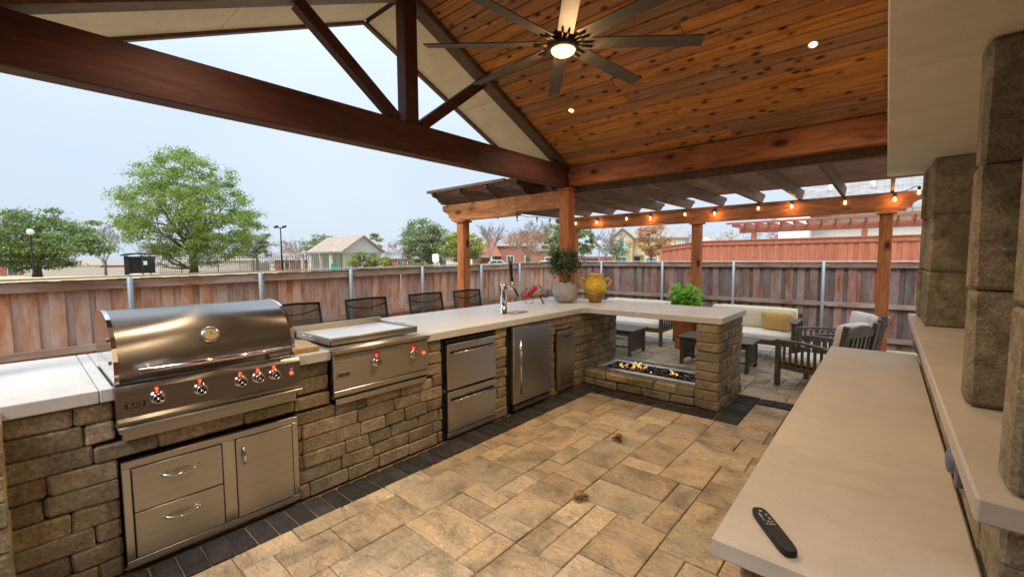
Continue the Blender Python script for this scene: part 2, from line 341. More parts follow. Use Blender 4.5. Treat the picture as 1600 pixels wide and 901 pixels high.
class MB:
    def __init__(s): s.v = []; s.f = []; s.uv = {}; s.sm = set()
    def add(s, vs, fs, smooth=False):
        n = len(s.v); s.v += [Vector(v) for v in vs]
        for f in fs:
            if smooth: s.sm.add(len(s.f))
            s.f.append([n + i for i in f])
        return s
    def box(s, x0, x1, y0, y1, z0, z1, c=0, rot=None, M4=None, jit=0, rr=None):
        if c <= 0:
            vs = [(x, y, z) for z in (z0, z1) for y in (y0, y1) for x in (x0, x1)]
            fs = [(0, 2, 3, 1), (4, 5, 7, 6), (0, 1, 5, 4), (2, 6, 7, 3), (0, 4, 6, 2), (1, 3, 7, 5)]
        else:
            vs = []; fs = []; idx = {}
            X = (x0, x1); Y = (y0, y1); Z = (z0, z1)
            rr = rr or R
            for i in (0, 1):
                for j in (0, 1):
                    for k in (0, 1):
                        jx, jy, jz = [(rr.uniform(-jit, jit)) for _ in range(3)]
                        sx, sy, sz = (1 - 2 * i), (1 - 2 * j), (1 - 2 * k)
                        cc = c * (1 + (rr.uniform(-.4, .9) if jit else 0))
                        for a in range(3):
                            d = [cc * sx, cc * sy, cc * sz]; d[a] = 0
                            idx[(i, j, k, a)] = len(vs); vs.append((X[i] + jx + d[0], Y[j] + jy + d[1], Z[k] + jz + d[2]))
            g = lambda i, j, k, a: idx[(i, j, k, a)]
            for i in (0, 1):
                q = [g(i, 0, 0, 0), g(i, 1, 0, 0), g(i, 1, 1, 0), g(i, 0, 1, 0)]; fs.append(q if i else q[::-1])
                q = [g(0, i, 0, 1), g(1, i, 0, 1), g(1, i, 1, 1), g(0, i, 1, 1)]; fs.append(q[::-1] if i else q)
                q = [g(0, 0, i, 2), g(1, 0, i, 2), g(1, 1, i, 2), g(0, 1, i, 2)]; fs.append(q if i else q[::-1])
            for i in (0, 1):
                for j in (0, 1):
                    fl = (i + j) % 2
                    q = [g(i, j, 0, 0), g(i, j, 0, 1), g(i, j, 1, 1), g(i, j, 1, 0)]; fs.append(q if not fl else q[::-1])
                    q = [g(i, 0, j, 0), g(i, 1, j, 0), g(i, 1, j, 2), g(i, 0, j, 2)]; fs.append(q if fl else q[::-1])
                    q = [g(0, i, j, 1), g(1, i, j, 1), g(1, i, j, 2), g(0, i, j, 2)]; fs.append(q if not fl else q[::-1])
                    for k in (0, 1):
                        q = [g(i, j, k, 0), g(i, j, k, 1), g(i, j, k, 2)]; fs.append(q if (i + j + k) % 2 else q[::-1])
        vs = [Vector(v) for v in vs]
        if rot:
            cen = Vector(((x0 + x1) / 2, (y0 + y1) / 2, (z0 + z1) / 2)); m = Euler(rot).to_matrix()
            vs = [cen + m @ (v - cen) for v in vs]
        if M4: vs = [M4 @ v for v in vs]
        return s.add(vs, fs)
    def tube(s, pts, r, n=8, caps=True, smooth=True):
        pts = [Vector(p) for p in pts]; rs = r if isinstance(r, (list, tuple)) else [r] * len(pts)
        base = len(s.v); up = None
        for i, p in enumerate(pts):
            d = (pts[min(i + 1, len(pts) - 1)] - pts[max(i - 1, 0)])
            if d.length < 1e-9: d = Vector((0, 0, 1))
            d.normalize()
            if up is None: up = d.orthogonal().normalized()
            else:
                up = up - d * up.dot(d)
                up = d.orthogonal().normalized() if up.length < 1e-6 else up.normalized()
            q = d.cross(up)
            for k in range(n):
                a = 2 * PI * k / n; s.v.append(p + (up * math.cos(a) + q * math.sin(a)) * rs[i])
        for i in range(len(pts) - 1):
            for k in range(n):
                a = base + i * n + k; b = base + i * n + (k + 1) % n
                if smooth: s.sm.add(len(s.f))
                s.f.append([a, b, b + n, a + n])
        if caps:
            s.f.append([base + k for k in range(n)][::-1]); s.f.append([base + (len(pts) - 1) * n + k for k in range(n)])
        return s
    def lathe(s, prof, c=(0, 0, 0), n=24, axis=None, caps=True):
        base = len(s.v); m = Matrix.Identity(3)
        if axis is not None: m = Vector((0, 0, 1)).rotation_difference(Vector(axis)).to_matrix()
        for r, z in prof:
            for k in range(n):
                a = 2 * PI * k / n; s.v.append(Vector(c) + m @ Vector((r * math.cos(a), r * math.sin(a), z)))
        for i in range(len(prof) - 1):
            for k in range(n):
                a = base + i * n + k; b = base + i * n + (k + 1) % n
                s.sm.add(len(s.f)); s.f.append([a, b, b + n, a + n])
        if caps:
            s.f.append([base + k for k in range(n)][::-1]); s.f.append([base + (len(prof) - 1) * n + k for k in range(n)])
        return s
    def prism(s, prof, a, b, axis='Y', smooth=False):
        # prof: 2D outline; extruded along axis from a to b
        def P(u, v, w): return {'Y': (u, w, v), 'X': (w, u, v), 'Z': (u, v, w)}[axis]
        n = len(prof); vs = [P(u, v, a) for u, v in prof] + [P(u, v, b) for u, v in prof]
        fs = [list(range(n)), list(range(2 * n - 1, n - 1, -1))]
        s.add(vs, fs); s.add(vs, [[i, i + n, (i + 1) % n + n, (i + 1) % n][::-1] for i in range(n)], smooth)
        return s
    def build(s, name, mat, parent=None, origin=None, label=None, fixn=True, uvroof=False):
        if origin is None:
            lo = [min(v[i] for v in s.v) for i in range(3)]; hi = [max(v[i] for v in s.v) for i in range(3)]
            origin = Vector([(a + b) / 2 for a, b in zip(lo, hi)]) if parent else Vector(((lo[0] + hi[0]) / 2, (lo[1] + hi[1]) / 2, lo[2]))
        origin = Vector(origin)
        me = bpy.data.meshes.new(name); me.from_pydata([v - origin for v in s.v], [], s.f)
        if s.sm: me.polygons.foreach_set('use_smooth', [i in s.sm for i in range(len(s.f))])
        if uvroof:
            uv = me.uv_layers.new(name='UVMap')
            for p in me.polygons:
                n = p.normal; t = n.cross(Vector((0, 0, 1)));  t = t.normalized() if t.length > .01 else Vector((1, 0, 0)); b = n.cross(t)
                for li in p.loop_indices:
                    c = me.vertices[me.loops[li].vertex_index].co; uv.data[li].uv = (c.dot(t), c.dot(b))
        if fixn:
            bm = bmesh.new(); bm.from_mesh(me); bmesh.ops.recalc_face_normals(bm, faces=bm.faces); bm.to_mesh(me); bm.free()
        me.materials.append(M[mat] if isinstance(mat, str) else mat)
        o = link(name, me, parent, origin)
        if label: o['label'] = label
        return o
def bx(name, mat, parent, x0, x1, y0, y1, z0, z1, c=.004, label=None, **k):
    c = min(c, (x1 - x0) * .4, (y1 - y0) * .4, (z1 - z0) * .4)
    return MB().box(x0, x1, y0, y1, z0, z1, c, **k).build(name, mat, parent, label=label)
def stone_piece(name, mat, parent, x0, x1, y0, y1, z0, z1, c=.008, jit=.0025):
    return MB().box(x0, x1, y0, y1, z0, z1, c, jit=jit).build(name, mat, parent)
def children(o): return [c for c in bpy.data.objects if c.parent == o]
def copy_tree(o, parent=None):
    c = o.copy(); COL.objects.link(c); WP[c.name] = Vector((0, 0, 0))
    if parent: c.parent = parent
    for ch in children(o): copy_tree(ch, c)
    return c
def text_obj(txt, size, mat, parent, loc, rotm, name='lettering', depth=.001, sx=1):
    cu = bpy.data.curves.new('txt', 'FONT'); cu.body = txt; cu.size = size; cu.extrude = depth; cu.align_x = 'CENTER'; cu.align_y = 'CENTER'
    to = bpy.data.objects.new('txt', cu); COL.objects.link(to); dg = bpy.context.evaluated_depsgraph_get(); dg.update()
    me = bpy.data.meshes.new_from_object(to.evaluated_get(dg)); bpy.data.objects.remove(to)
    me.transform(Matrix.Scale(sx, 4, (1, 0, 0))); me.transform(rotm.to_4x4()); me.materials.clear(); me.materials.append(M[mat])
    return link(name, me, parent, loc)
FX = Matrix(((0, 0, 1), (1, 0, 0), (0, 1, 0)))     # text facing +X, reading along +Y

# ================================================================== GROUND
def gz(x, y):
    r = math.hypot(x, y)
    if x > -7.6 and y < 11.2 and r < 14: return -.12 if y < 9 else -.12 - .1 * (y - 9)
    if r < 12: return -.45
    if r < 35:
        t = (r - 12) / 23; t = t * t * (3 - 2 * t); return -.45 + t * (.68 + .45)
    return max(1.52 - .024 * r, -1.6)
g = MB(); rad = [0, 3, 6, 8, 10, 12, 14, 17, 20, 24, 28, 32, 36, 42, 50, 60, 75, 95, 120, 160, 250, 450, 900]; NA = 96
for r in rad:
    for k in range(NA):
        a = 2 * PI * k / NA; g.v.append(Vector((r * math.cos(a), r * math.sin(a), gz(r * math.cos(a), r * math.sin(a)))))
for i in range(len(rad) - 1):
    for k in range(NA):
        a = i * NA + k; b = i * NA + (k + 1) % NA; g.sm.add(len(g.f)); g.f.append([a, b, b + NA, a + NA])
tag(g.build('ground', 'park', origin=(0, 0, 0)), 'dry tan park lawn beyond the wooden fence', kind='structure')
tag(MB().prism([(8.3, -.3), (11.62, -.6), (11.62, -.40), (9.3, -.12), (8.3, -.06)], -7.7, 6, 'X').build('lawn', 'grass'), 'strip of dry lawn between the patio and the dark fence', kind='structure')
# patio: base sheet + pavers
patio = thing('patio', 'tan flagstone paver patio with charcoal border rows', None, kind='structure')
MB().box(-7.6, 5, -3, 8.3, -.3, -.012).build('sand_bed', 'sand', patio)
CELL = .1485
def tile(x0, y0, nx, ny, seed):
    r = random.Random(seed); used = [[0] * ny for _ in range(nx)]; out_ = []
    sizes = [(2, 2), (2, 3), (2, 2), (2, 2), (3, 2), (2, 2), (1, 2), (2, 1), (1, 2), (3, 2), (2, 3), (2, 1)]
    for j in range(ny):
        for i in range(nx):
            if used[i][j]: continue
            s = sizes[:]; r.shuffle(s); s += [(2, 1), (1, 2), (1, 1)]
            for a, b in s:
                if i + a > nx or j + b > ny: continue
                if any(used[i + p][j + q] for p in range(a) for q in range(b)): continue
                for p in range(a):
                    for q in range(b): used[i + p][j + q] = 1
                out_.append((x0 + i * CELL, y0 + j * CELL, x0 + (i + a) * CELL, y0 + (j + b) * CELL)); break
    return out_
tiles = []
tiles += [t for t in tile(-2.485, 4.205 - 36 * CELL, 14, 36, 3)]           # main floor up to the fire pit
tiles += tile(-.965, 4.205, 8, 5, 5)
tiles += tile(-4.6, 5.19, 38, 18, 9)
tiles = [t for t in tiles if not (t[1] > 4.9 and t[3] < 5.5 and t[2] < -2.9)]
def vis_key(t):
    cx_, cy_ = (t[0] + t[2]) / 2, (t[1] + t[3]) / 2
    behind = cy_ > 5.2 and (cx_ < -3.4 or cx_ > .3)
    return (1 if behind else 0, math.hypot(cx_, cy_) / math.sqrt((t[2] - t[0]) * (t[3] - t[1])))
tiles.sort(key=vis_key)
J = .0025
rest = MB()
for n, (a, b, c, d) in enumerate(tiles):
    dz = R.uniform(-.0035, .0025)
    if n < 290: MB().box(a + J, c - J, b + J, d - J, -.05, dz, .004, jit=.0012).build('paver', 'paver', patio)
    else: rest.box(a + J, c - J, b + J, d - J, -.05, dz, .004)
if rest.v: tag(rest.build('far_paver', 'paver', patio), kind='stuff')
bd = []
y = -.3
while y < 4.2:
    bd.append((-2.715, -2.49, y, y + .104)); y += .1075
x = -2.715
while x < -1.2:
    bd.append((x, min(x + .152, -1.19), 4.21, 4.43)); x += .155
y = 4.21
while y < 5.1:
    bd.append((-1.185, -.97, y, y + .107)); y += .11
x = -.965
while x < -.25:
    bd.append((x, x + .152, 4.975, 5.18)); x += .155
for x0, x1, y0, y1 in bd:
    dz = R.uniform(-.002, .002)
    MB().box(x0 + .002, x1 - .002, y0 + .003, y1 - .003, -.05, .002 + dz, .006, jit=.0015).build('border_paver', 'border', patio)
x = -4.6
while x < 1.1:
    MB().box(x, x + .29, 7.94, 8.22, -.08, -.004, .008, jit=.002).build('edge_paver', 'concrete', patio); x += .295

# ================================================================== FENCES
def pickets(parent, axis, fixed, a0, a1, zt, depth_sign, mat, w=.145, h=1.8, step=.109):
    me = {}
    a = a0; k = 0; n = 0
    base = {}
    while a < a1:
        off = .0 if k % 2 == 0 else .022
        ww = w * (1.0 if k % 2 == 0 else .92)
        key = k % 2
        if key not in base:
            m = MB()
            if axis == 'Y': m.box(-.009, .009, -ww / 2, ww / 2, -h / 2, h / 2, .003)
            else: m.box(-ww / 2, ww / 2, -.009, .009, -h / 2, h / 2, .003)
            tmp = m.build('picket', mat, None, origin=(0, 0, 0)); base[key] = tmp.data; bpy.data.objects.remove(tmp)
        z = zt(a) - h / 2 - .03 + R.uniform(-.004, .004)
        f = fixed + depth_sign * off
        org = (f, a, z) if axis == 'Y' else (a, f, z)
        link('picket', base[key], parent, org, (R.uniform(-.007, .007), R.uniform(-.007, .007), R.uniform(-.02, .02)))
        a += step * (1.12 if k % 2 else .98) * R.uniform(.92, 1.08); k += 1; n += 1
LX = -8.0
ztL = lambda y: 1.30 + .0105 * y
fenL = thing('wooden_fence', 'weathered board fence running behind the bar chairs along the park', 'fence', (LX, 5, -.4))
pickets(fenL, 'Y', LX - .03, -2.2, 11.55, ztL, -1, 'fenceZ')
def yrail(name, mat, y0, y1, x0, x1, dz0, dz1, zt, par):
    m = MB(); vs = []
    for y in (y0, y1):
        for z in (dz0, dz1):
            for x in (x0, x1): vs.append((x, y, zt(y) + z))
    m.add(vs, [(0, 1, 3, 2), (4, 6, 7, 5), (0, 4, 5, 1), (2, 3, 7, 6), (0, 2, 6, 4), (1, 5, 7, 3)]); return m.build(name, mat, par)
posts = [-2.3 + i * 1.88 for i in range(8)]
# post positions taken from the view: 1.83 m spacing
def x_plane(px, py, X):
    d = CW @ Vector((px - 800, -(py - 450.5), -672)); return CAMP + (X / d.x) * d
posts = [-1.2] + [x_plane(p, q, LX + .085).y for p, q in ((203, 440), (407, 430), (548, 425), (660, 420), (752, 416), (812, 412))]
ys = [-2.3] + posts + [11.6]
for a, b in zip(ys[:-1], ys[1:]):
    yrail('rail', 'railY', a + .004, b - .004, LX + .002, LX + .04, -.16, -.04, ztL, fenL)
    yrail('rail', 'railY', a + .004, b - .004, LX + .002, LX + .04, -.98, -.89, ztL, fenL)
    yrail('rail', 'railY', a + .004, b - .004, LX + .002, LX + .04, -1.66, -1.57, ztL, fenL)
    yrail('cap_board', 'capY', a + .002, b - .002, LX - .07, LX + .075, -.012, .012, ztL, fenL)
for y in posts:
    z1 = ztL(y) - .03
    p = MB().lathe([(.036, -.45), (.036, z1), (.02, z1 + .018)], (LX + .085, y, 0), 14).build('metal_post', 'galv', fenL)
    for dz in (-.09, -.93, -1.6): bx('bracket', 'galv', p, LX + .042, LX + .052, y - .085, y + .085, ztL(y) + dz - .012, ztL(y) + dz + .02, .002)
RY = 11.7
ztR = lambda x: 1.415
fenR = thing('wooden_fence', 'dark weathered board fence behind the sofas and pergola posts', 'fence', (-2, RY, -.4))
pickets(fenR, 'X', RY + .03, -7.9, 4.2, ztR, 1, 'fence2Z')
rposts = [-7.2, -5.84, -4.39, -2.93, -.99, .98, 2.8]
rposts = [-7.15]
import itertools
def px_to_xy(px, py, Y):
    d = CW @ Vector((px - 800, -(py - 450.5), -672)); t = Y / d.y; return CAMP + t * d
rposts = [px_to_xy(p, 408, RY).x for p in (942, 1037, 1148, 1288)] + [.95, 2.75]
xs = [-7.9] + rposts + [4.3]
for a, b in zip(xs[:-1], xs[1:]):
    for z0, z1 in ((-.14, -.03), (-.98, -.88), (-1.68, -1.58)):
        bx('rail', 'railX', fenR, a + .003, b - .003, RY - .04, RY - .002, 1.415 + z0, 1.415 + z1, .003)
    bx('cap_board', 'capX', fenR, a + .002, b - .002, RY - .075, RY + .07, 1.403, 1.427, .003)
for x in rposts:
    p = MB().lathe([(.036, -.6), (.036, 1.4), (.02, 1.418)], (x, RY - .085, 0), 14).build('metal_post', 'galv', fenR)
    for dz in (-.09, -.93, -1.63): bx('bracket', 'galv', p, x - .085, x + .085, RY - .052, RY - .042, 1.415 + dz - .012, 1.415 + dz + .02, .002)

# ================================================================== KITCHEN ISLAND
IX = -2.72
isl = thing('kitchen_island', 'L-shaped tumbled stone outdoor kitchen with pale cast countertop', 'kitchen island', (-3.2, 2.5, 0))
cut = [(.262, 1.085, .03, .565), (.262, 1.085, .66, .95), (1.305, 2.095, .56, .95), (2.255, 2.885, .0, .88), (3.06, 3.73, .0, .88), (3.86, 4.20, .045, .72)]
def stone_run(parent, plane, fixed, depth, a0, a1, z0, z1, course, cuts, lens=(.16, .3), seed=1, mat='stone', c=.008, sgn=1, proud=.007):
    r = random.Random(seed); nc = round((z1 - z0) / course); ch = (z1 - z0) / nc
    for i in range(nc):
        za, zb = z0 + i * ch, z0 + (i + 1) * ch
        a = a0 - r.uniform(0, .15); segs = []
        while a < a1:
            L = r.uniform(*lens) * (1.35 if parent.name == 'kitchen_island' and a < 1.3 else 1); segs.append((max(a, a0), min(a + L, a1))); a += L
        if len(segs) > 1 and segs[-1][1] - segs[-1][0] < .07: segs[-2] = (segs[-2][0], segs[-1][1]); segs.pop()
        for s0, s1 in segs:
            pieces = [(s0, s1, za, zb)]
            for (c0, c1, cz0, cz1) in cuts:
                np_ = []
                for p0, p1, q0, q1 in pieces:
                    if q1 <= cz0 + .001 or q0 >= cz1 - .001 or p1 <= c0 or p0 >= c1: np_.append((p0, p1, q0, q1)); continue
                    ov0, ov1 = max(q0, cz0), min(q1, cz1)
                    if (ov1 - ov0) < .2 * (q1 - q0):      # small vertical overlap: trim
                        if cz0 > q0 + .02: np_.append((p0, p1, q0, cz0))
                        elif cz1 < q1 - .02: np_.append((p0, p1, cz1, q1))
                        continue
                    if p0 < c0 - .025: np_.append((p0, c0, q0, q1))
                    if p1 > c1 + .025: np_.append((c1, p1, q0, q1))
                    pc0, pc1 = max(p0, c0), min(p1, c1)
                    if cz0 - q0 > .022: np_.append((pc0, pc1, q0, cz0))
                    if q1 - cz1 > .022: np_.append((pc0, pc1, cz1, q1))
                pieces = np_
            for p0, p1, q0, q1 in pieces:
                if p1 - p0 < .02 or q1 - q0 < .015: continue
                pr = r.uniform(-proud, proud * .4); g_ = .0012
                f0, f1 = sorted((fixed + sgn * pr, fixed - sgn * depth))
                cc = min(c, (q1 - q0) * .25, (p1 - p0) * .25)
                if plane == 'X': stone_piece('stone', mat, parent, f0, f1, p0 + g_, p1 - g_, q0 + g_, q1 - g_, cc)
                else: stone_piece('stone', mat, parent, p0 + g_, p1 - g_, f0, f1, q0 + g_, q1 - g_, cc)
stone_run(isl, 'X', IX - .012, .1, -.5, 5.3, 0, .868, .0964, cut, (.17, .31), 11)
MB().box(-3.55, -2.80, -.6, 5.3, 0, .862).build('wall_core', 'mortar', isl)
# peninsula end pillar: faces -Y, +X
PX0, PX1 = -1.42, -1.195
for i in range(9):
    z0, z1 = i * .0964 + .002, (i + 1) * .0964 - .002
    o = .006 * (R.random() - .5)
    d0 = .11 + .05 * (i % 2)
    stone_piece('stone', 'stone', isl, PX0 + o, PX1 + R.uniform(-.006, .004), 4.445 + o, 4.445 + d0, z0, z1, .009, .003)
    y = 4.445 + d0 + .004
    while y < 5.34:
        L = R.uniform(.11, .2); y1 = min(y + L, 5.35)
        if 5.35 - y1 < .07: y1 = 5.35
        stone_piece('stone', 'stone', isl, PX0 + .01 + o, PX1 + R.uniform(-.012, .004), y, y1 - .003, z0, z1, .008, .0025); y = y1
# fire pit curb (two courses) and rear curb
for i, (z0, z1) in enumerate(((.002, .088), (.092, .182))):
    x = IX + .005 - (.12 if i == 0 else 0)
    while x < PX0 - .01:
        L = R.uniform(.24, .33); x1 = min(x + L, PX0 - .002)
        if PX0 - x1 < .1: x1 = PX0 - .002
        stone_piece('stone', 'stone', isl, max(x, IX + .004), x1 - .004, 4.447 + (0 if i else -.004) + R.uniform(-.008, .006), 4.60, z0, z1, .011, .004)
        stone_piece('stone', 'stone', isl, max(x, IX + .004), x1 - .004, 5.12, 5.30 + R.uniform(-.008, .006), z0, z1, .011, .004)
        x = x1
MB().box(IX, PX0, 4.63, 5.1, 0, .15).build('wall_core', 'mortar', isl)
# countertop slabs
TZ0, TZ1 = .868, .93
def slab(x0, x1, y0, y1): return bx('countertop_slab', 'slab', isl, x0 + .0012, x1 - .0012, y0 + .0012, y1 - .0012, TZ0, TZ1, .004)
XB = -3.84; XF = IX + .012
slab(XB, XF, -.75, .215); slab(XB, XF, .215, .266)
slab(XB, -3.36, .266, 1.085); slab(XB, XF, 1.085, 1.312); slab(XB, -3.36, 1.312, 2.088); slab(XB, XF, 2.088, 2.985)
slab(XB, XF, 2.985, 3.97); slab(XB, XF, 3.97, 5.42)
slab(XF, -2.08, 4.43, 5.38); slab(-2.08, -1.175, 4.43, 5.38)
MB().prism([(XF + .002, 4.4288), (XF + .002, 4.37), (XF + .06, 4.4288)], TZ0 + .002, TZ1 - .002, 'Z').build('corner_fillet', 'slab', isl)
# end pier at the far left of the view
pier = thing('stone_pier', 'narrow tumbled stone pier at the left end of the kitchen', 'pier', (-2.6, -.3, 0))
stone_run(pier, 'X', -2.5, .22, -.5, -.075, 0, .91, .1, [], (.18, .26), 5)
# fire pit burner
fp = thing('fire_pit_trough', 'linear steel gas fire trough with black fire glass under the counter end', 'fire pit', (-2.05, 4.86, .15))
TX0, TX1, TY0, TY1 = -2.66, PX0 - .004, 4.605, 5.112
for a in ((TX0, TX1, TY0, TY0 + .06), (TX0, TX1, TY1 - .06, TY1), (TX0, TX0 + .07, TY0 + .061, TY1 - .061), (TX1 - .03, TX1, TY0 + .061, TY1 - .061)):
    bx('steel_rim', 'rim', fp, a[0], a[1], a[2], a[3], .172, .192, .002)
bx('pan', 'blackmet', fp, TX0 + .07, TX1 - .03, TY0 + .06, TY1 - .06, .152, .160, 0)
for mt, cnt, nm in (('coal', 1300, 'black_fire_glass'), ('coal2', 450, 'grey_fire_glass')):
    m = MB()
    for _ in range(cnt):
        x, y = R.uniform(TX0 + .085, TX1 - .045), R.uniform(TY0 + .075, TY1 - .075); z = .172 + R.uniform(-.005, .018); s = R.uniform(.007, .016)
        q = Euler((R.uniform(0, 6), R.uniform(0, 6), R.uniform(0, 6))).to_matrix()
        vs = [Vector((x, y, z)) + q @ (Vector(v) * s * R.uniform(.7, 1.1)) for v in ((1, 0, 0), (-1, 0, 0), (0, 1, 0), (0, -1, 0), (0, 0, .8), (0, 0, -.8))]
        m.add(vs, [(0, 2, 4), (2, 1, 4), (1, 3, 4), (3, 0, 4), (2, 0, 5), (1, 2, 5), (3, 1, 5), (0, 3, 5)])
    tag(m.build(nm, mt, fp), kind='stuff')
for k, (x, y, h) in enumerate([(-2.30, 4.88, .12), (-2.25, 4.9, .16), (-2.20, 4.9, .14), (-2.36, 4.86, .09), (-2.14, 4.9, .10), (-2.27, 4.84, .08), (-1.82, 4.86, .10), (-1.77, 4.85, .07), (-2.42, 4.84, .07)]):
    m = MB(); pts = []; rs = []
    for i in range(7):
        t = i / 6; h_ = h * .62; pts.append((x + .02 * math.sin(t * 5 + k), y + .015 * math.sin(t * 4 + 2 * k), .178 + h_ * t)); rs.append(.014 * (math.sin(min(1, t * 1.5 + .25) * PI * .85) ** .8 if t < .75 else (1 - t) * 1.6) + .001)
    m.tube(pts, rs, 7).build('flame', 'flame', fp)
gg = thing('glass_wind_guard', 'clear glass wind guard standing at the left end of the fire trough', 'glass guard', (-2.6, 4.85, .182))
bx('glass_pane', 'glass', gg, -2.70, -2.33, 4.585, 4.591, .184, .315, .001)
bx('glass_pane', 'glass', gg, -2.695, -2.33, 5.118, 5.124, .184, .315, .001)
for y in (4.588, 5.121): bx('bracket', 'chrome', gg, -2.69, -2.675, y - .008, y + .008, .183, .22, .002)

# ================================================================== APPLIANCES
def handle_bow(par, x, y0, y1, z0, z1, out=.03, r=.007, mat='chrome'):
    pts = []
    for i in range(11):
        t = i / 10; b = math.sin(t * PI)
        pts.append((x + out * (b ** .6), y0 + (y1 - y0) * t, z0 + (z1 - z0) * t - (.012 * b if abs(y1 - y0) > .05 else 0)))
    rs = [r * (.8 + .5 * math.sin(i / 10 * PI)) for i in range(11)]
    return MB().tube(pts, rs, 8).build('handle', mat, par)
# access cabinet
cab = thing('access_cabinet', 'stainless access cabinet with two drawers and a door under the grill', 'storage cabinet', (IX, .68, .03))
F = IX + .008
bx('frame', 'dark', cab, -2.79, F - .004, .275, 1.078, .038, .556, .002)
for a in ((.270, 1.082, .033, .068), (.270, 1.082, .526, .561)): bx('frame_bar', 'steel', cab, F - .012, F + .008, a[0], a[1], a[2], a[3], .002)
for a in ((.270, .302, .069, .525), (1.050, 1.082, .069, .525), (.682, .742, .069, .525)): bx('frame_bar', 'steelZ', cab, F - .012, F + .008, a[0], a[1], a[2], a[3], .002)
d1 = bx('drawer_front', 'steel', cab, F - .01, F + .012, .306, .678, .302, .521, .003)
d2 = bx('drawer_front', 'steel', cab, F - .01, F + .012, .306, .678, .073, .297, .003)
dr = bx('door', 'steel', cab, F - .01, F + .012, .746, 1.046, .073, .521, .003)
handle_bow(d1, F + .011, .415, .575, .452, .452); handle_bow(d2, F + .011, .415, .575, .232, .232)
handle_bow(dr, F + .011, .781, .781, .365, .475, .025, .007)
# grill
gr = thing('built_in_grill', 'large stainless built-in gas grill with closed curved hood and lit red knobs', 'grill', (-3.0, .67, .67))
GX = -2.66
y0, y1 = .268, 1.082
def hood_prof():
    pr = [(-2.715, .945)]
    for i in range(15):
        t = i / 14; a = -.12 * PI + t * (.62 * PI)
        pr.append((-3.02 + .315 * math.cos(a) , 1.0 + .255 * math.sin(a) if a < PI / 2 else 1.255))
    pr = [(-2.715, .945), (-2.700, .99), (-2.702, 1.05), (-2.722, 1.11), (-2.755, 1.16), (-2.80, 1.20), (-2.86, 1.233), (-2.93, 1.253), (-3.0, 1.262), (-3.08, 1.262), (-3.18, 1.25), (-3.27, 1.22), (-3.32, 1.17), (-3.335, 1.08), (-3.335, .945)]
    return pr
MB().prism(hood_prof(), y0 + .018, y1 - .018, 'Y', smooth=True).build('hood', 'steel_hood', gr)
hp = hood_prof(); ce = Vector((-3.02, 1.08))
big = [tuple(ce + (Vector(p) - ce) * 1.015) for p in hp]
for a, b in ((y0, y0 + .0175), (y1 - .0175, y1)): MB().prism(big, a, b, 'Y').build('hood_end_cap', 'chrome', gr)
bx('firebox', 'steel', gr, -3.34, -2.70, y0 + .004, y1 - .004, .70, .944, .003)
cp = MB().prism([(-2.70, .943), (-2.665, .937), (-2.648, .915), (-2.642, .79), (-2.632, .775), (-2.640, .757), (-2.70, .755)], y0 - .006, y1 + .006, 'Y').build('control_panel', 'steel_hood', gr)
bx('drip_tray', 'steel', gr, -2.75, -2.625, y0 - .006, y1 + .006, .735, .752, .004)
bx('trim_frame', 'steel', gr, -2.75, -2.695, y0 + .014, y1 - .004, .665, .727, .003)
hd = MB().tube([(-2.635, y0 + .08, 1.003), (-2.632, (y0 + y1) / 2, 1.004), (-2.635, y1 - .05, 1.003)], .013, 12).build('hood_handle', 'chrome', gr)
for y in (y0 + .13, y1 - .1): MB().tube([(-2.70, y, 1.0), (-2.636, y, 1.003)], .009, 8).build('handle_stud', 'chrome', hd)
def knob(par, x, y, z, r=.024, spokes=True, tilt=0):
    k = MB().lathe([(r * 1.35, 0), (r * 1.35, .006), (r * 1.1, .010), (r * 1.0, .012)], (x, y, z), 24, (1, 0, .05)).build('knob', 'chrome', par)
    MB().lathe([(r * .8, .012), (r * .95, .016), (r * .95, .03), (r * .8, .035)], (x, y, z), 24, (1, 0, .05)).build('knob_grip', 'blackmet' if spokes else 'chrome', k)
    if spokes:
        m = MB()
        for a in (0.6, 0.6 + PI / 2):
            c, s_ = math.cos(a) * r * .85, math.sin(a) * r * .85
            m.tube([(x + .037, y - c, z - s_), (x + .037, y + c, z + s_)], .0022, 6)
        ring = [(x + .036, y + r * .9 * math.cos(t * PI / 10), z + r * .9 * math.sin(t * PI / 10)) for t in range(21)]
        m.tube(ring, .003, 6, False).build('knob_spokes', 'chrome', k)
    MB().lathe([(.006, 0), (.006, .004), (.003, .006)], (x + .001, y, z + r * 1.35 + .010), 12, (1, 0, 0)).build('led', 'led', k)
    return k
for y, z in ((.411, .862), (.585, .862), (.768, .862), (.855, .864), (.940, .864)): knob(gr, -2.645, y, z)
MB().lathe([(.010, 0), (.010, .004), (.007, .006)], (-2.645, 1.035, .852), 12, (1, 0, 0)).build('switch', 'led', gr)
MB().lathe([(.009, 0), (.009, .003), (.006, .004)], (-2.645, 1.035, .876), 12, (1, 0, 0)).build('switch_cover', 'chrome', gr)
lp = bx('logo_plate', 'plate', gr, -2.647, -2.641, .292, .368, .833, .858, .001)
text_obj('BLAZE', .026, 'chrome', lp, (-2.640, .330, .8455), FX, sx=.75)
th = MB().lathe([(.043, 0), (.043, .006), (.036, .012), (.031, .012)], (-2.722, .66, 1.125), 28, (.93, 0, .36)).build('thermometer', 'chrome', gr)
MB().lathe([(.030, .0105), (.030, .0125)], (-2.722, .66, 1.125), 28, (.93, 0, .36)).build('dial', 'board', th)
MB().tube([(-2.709, .66, 1.113), (-2.713, .66, 1.144)], .0015, 5).build('needle', 'blackmet', th)
for z in (1.02, 1.13): bx('hinge_bolt', 'chrome', gr, -2.82, -2.80, y0 - .008, y0 + .001, z, z + .02, .002)
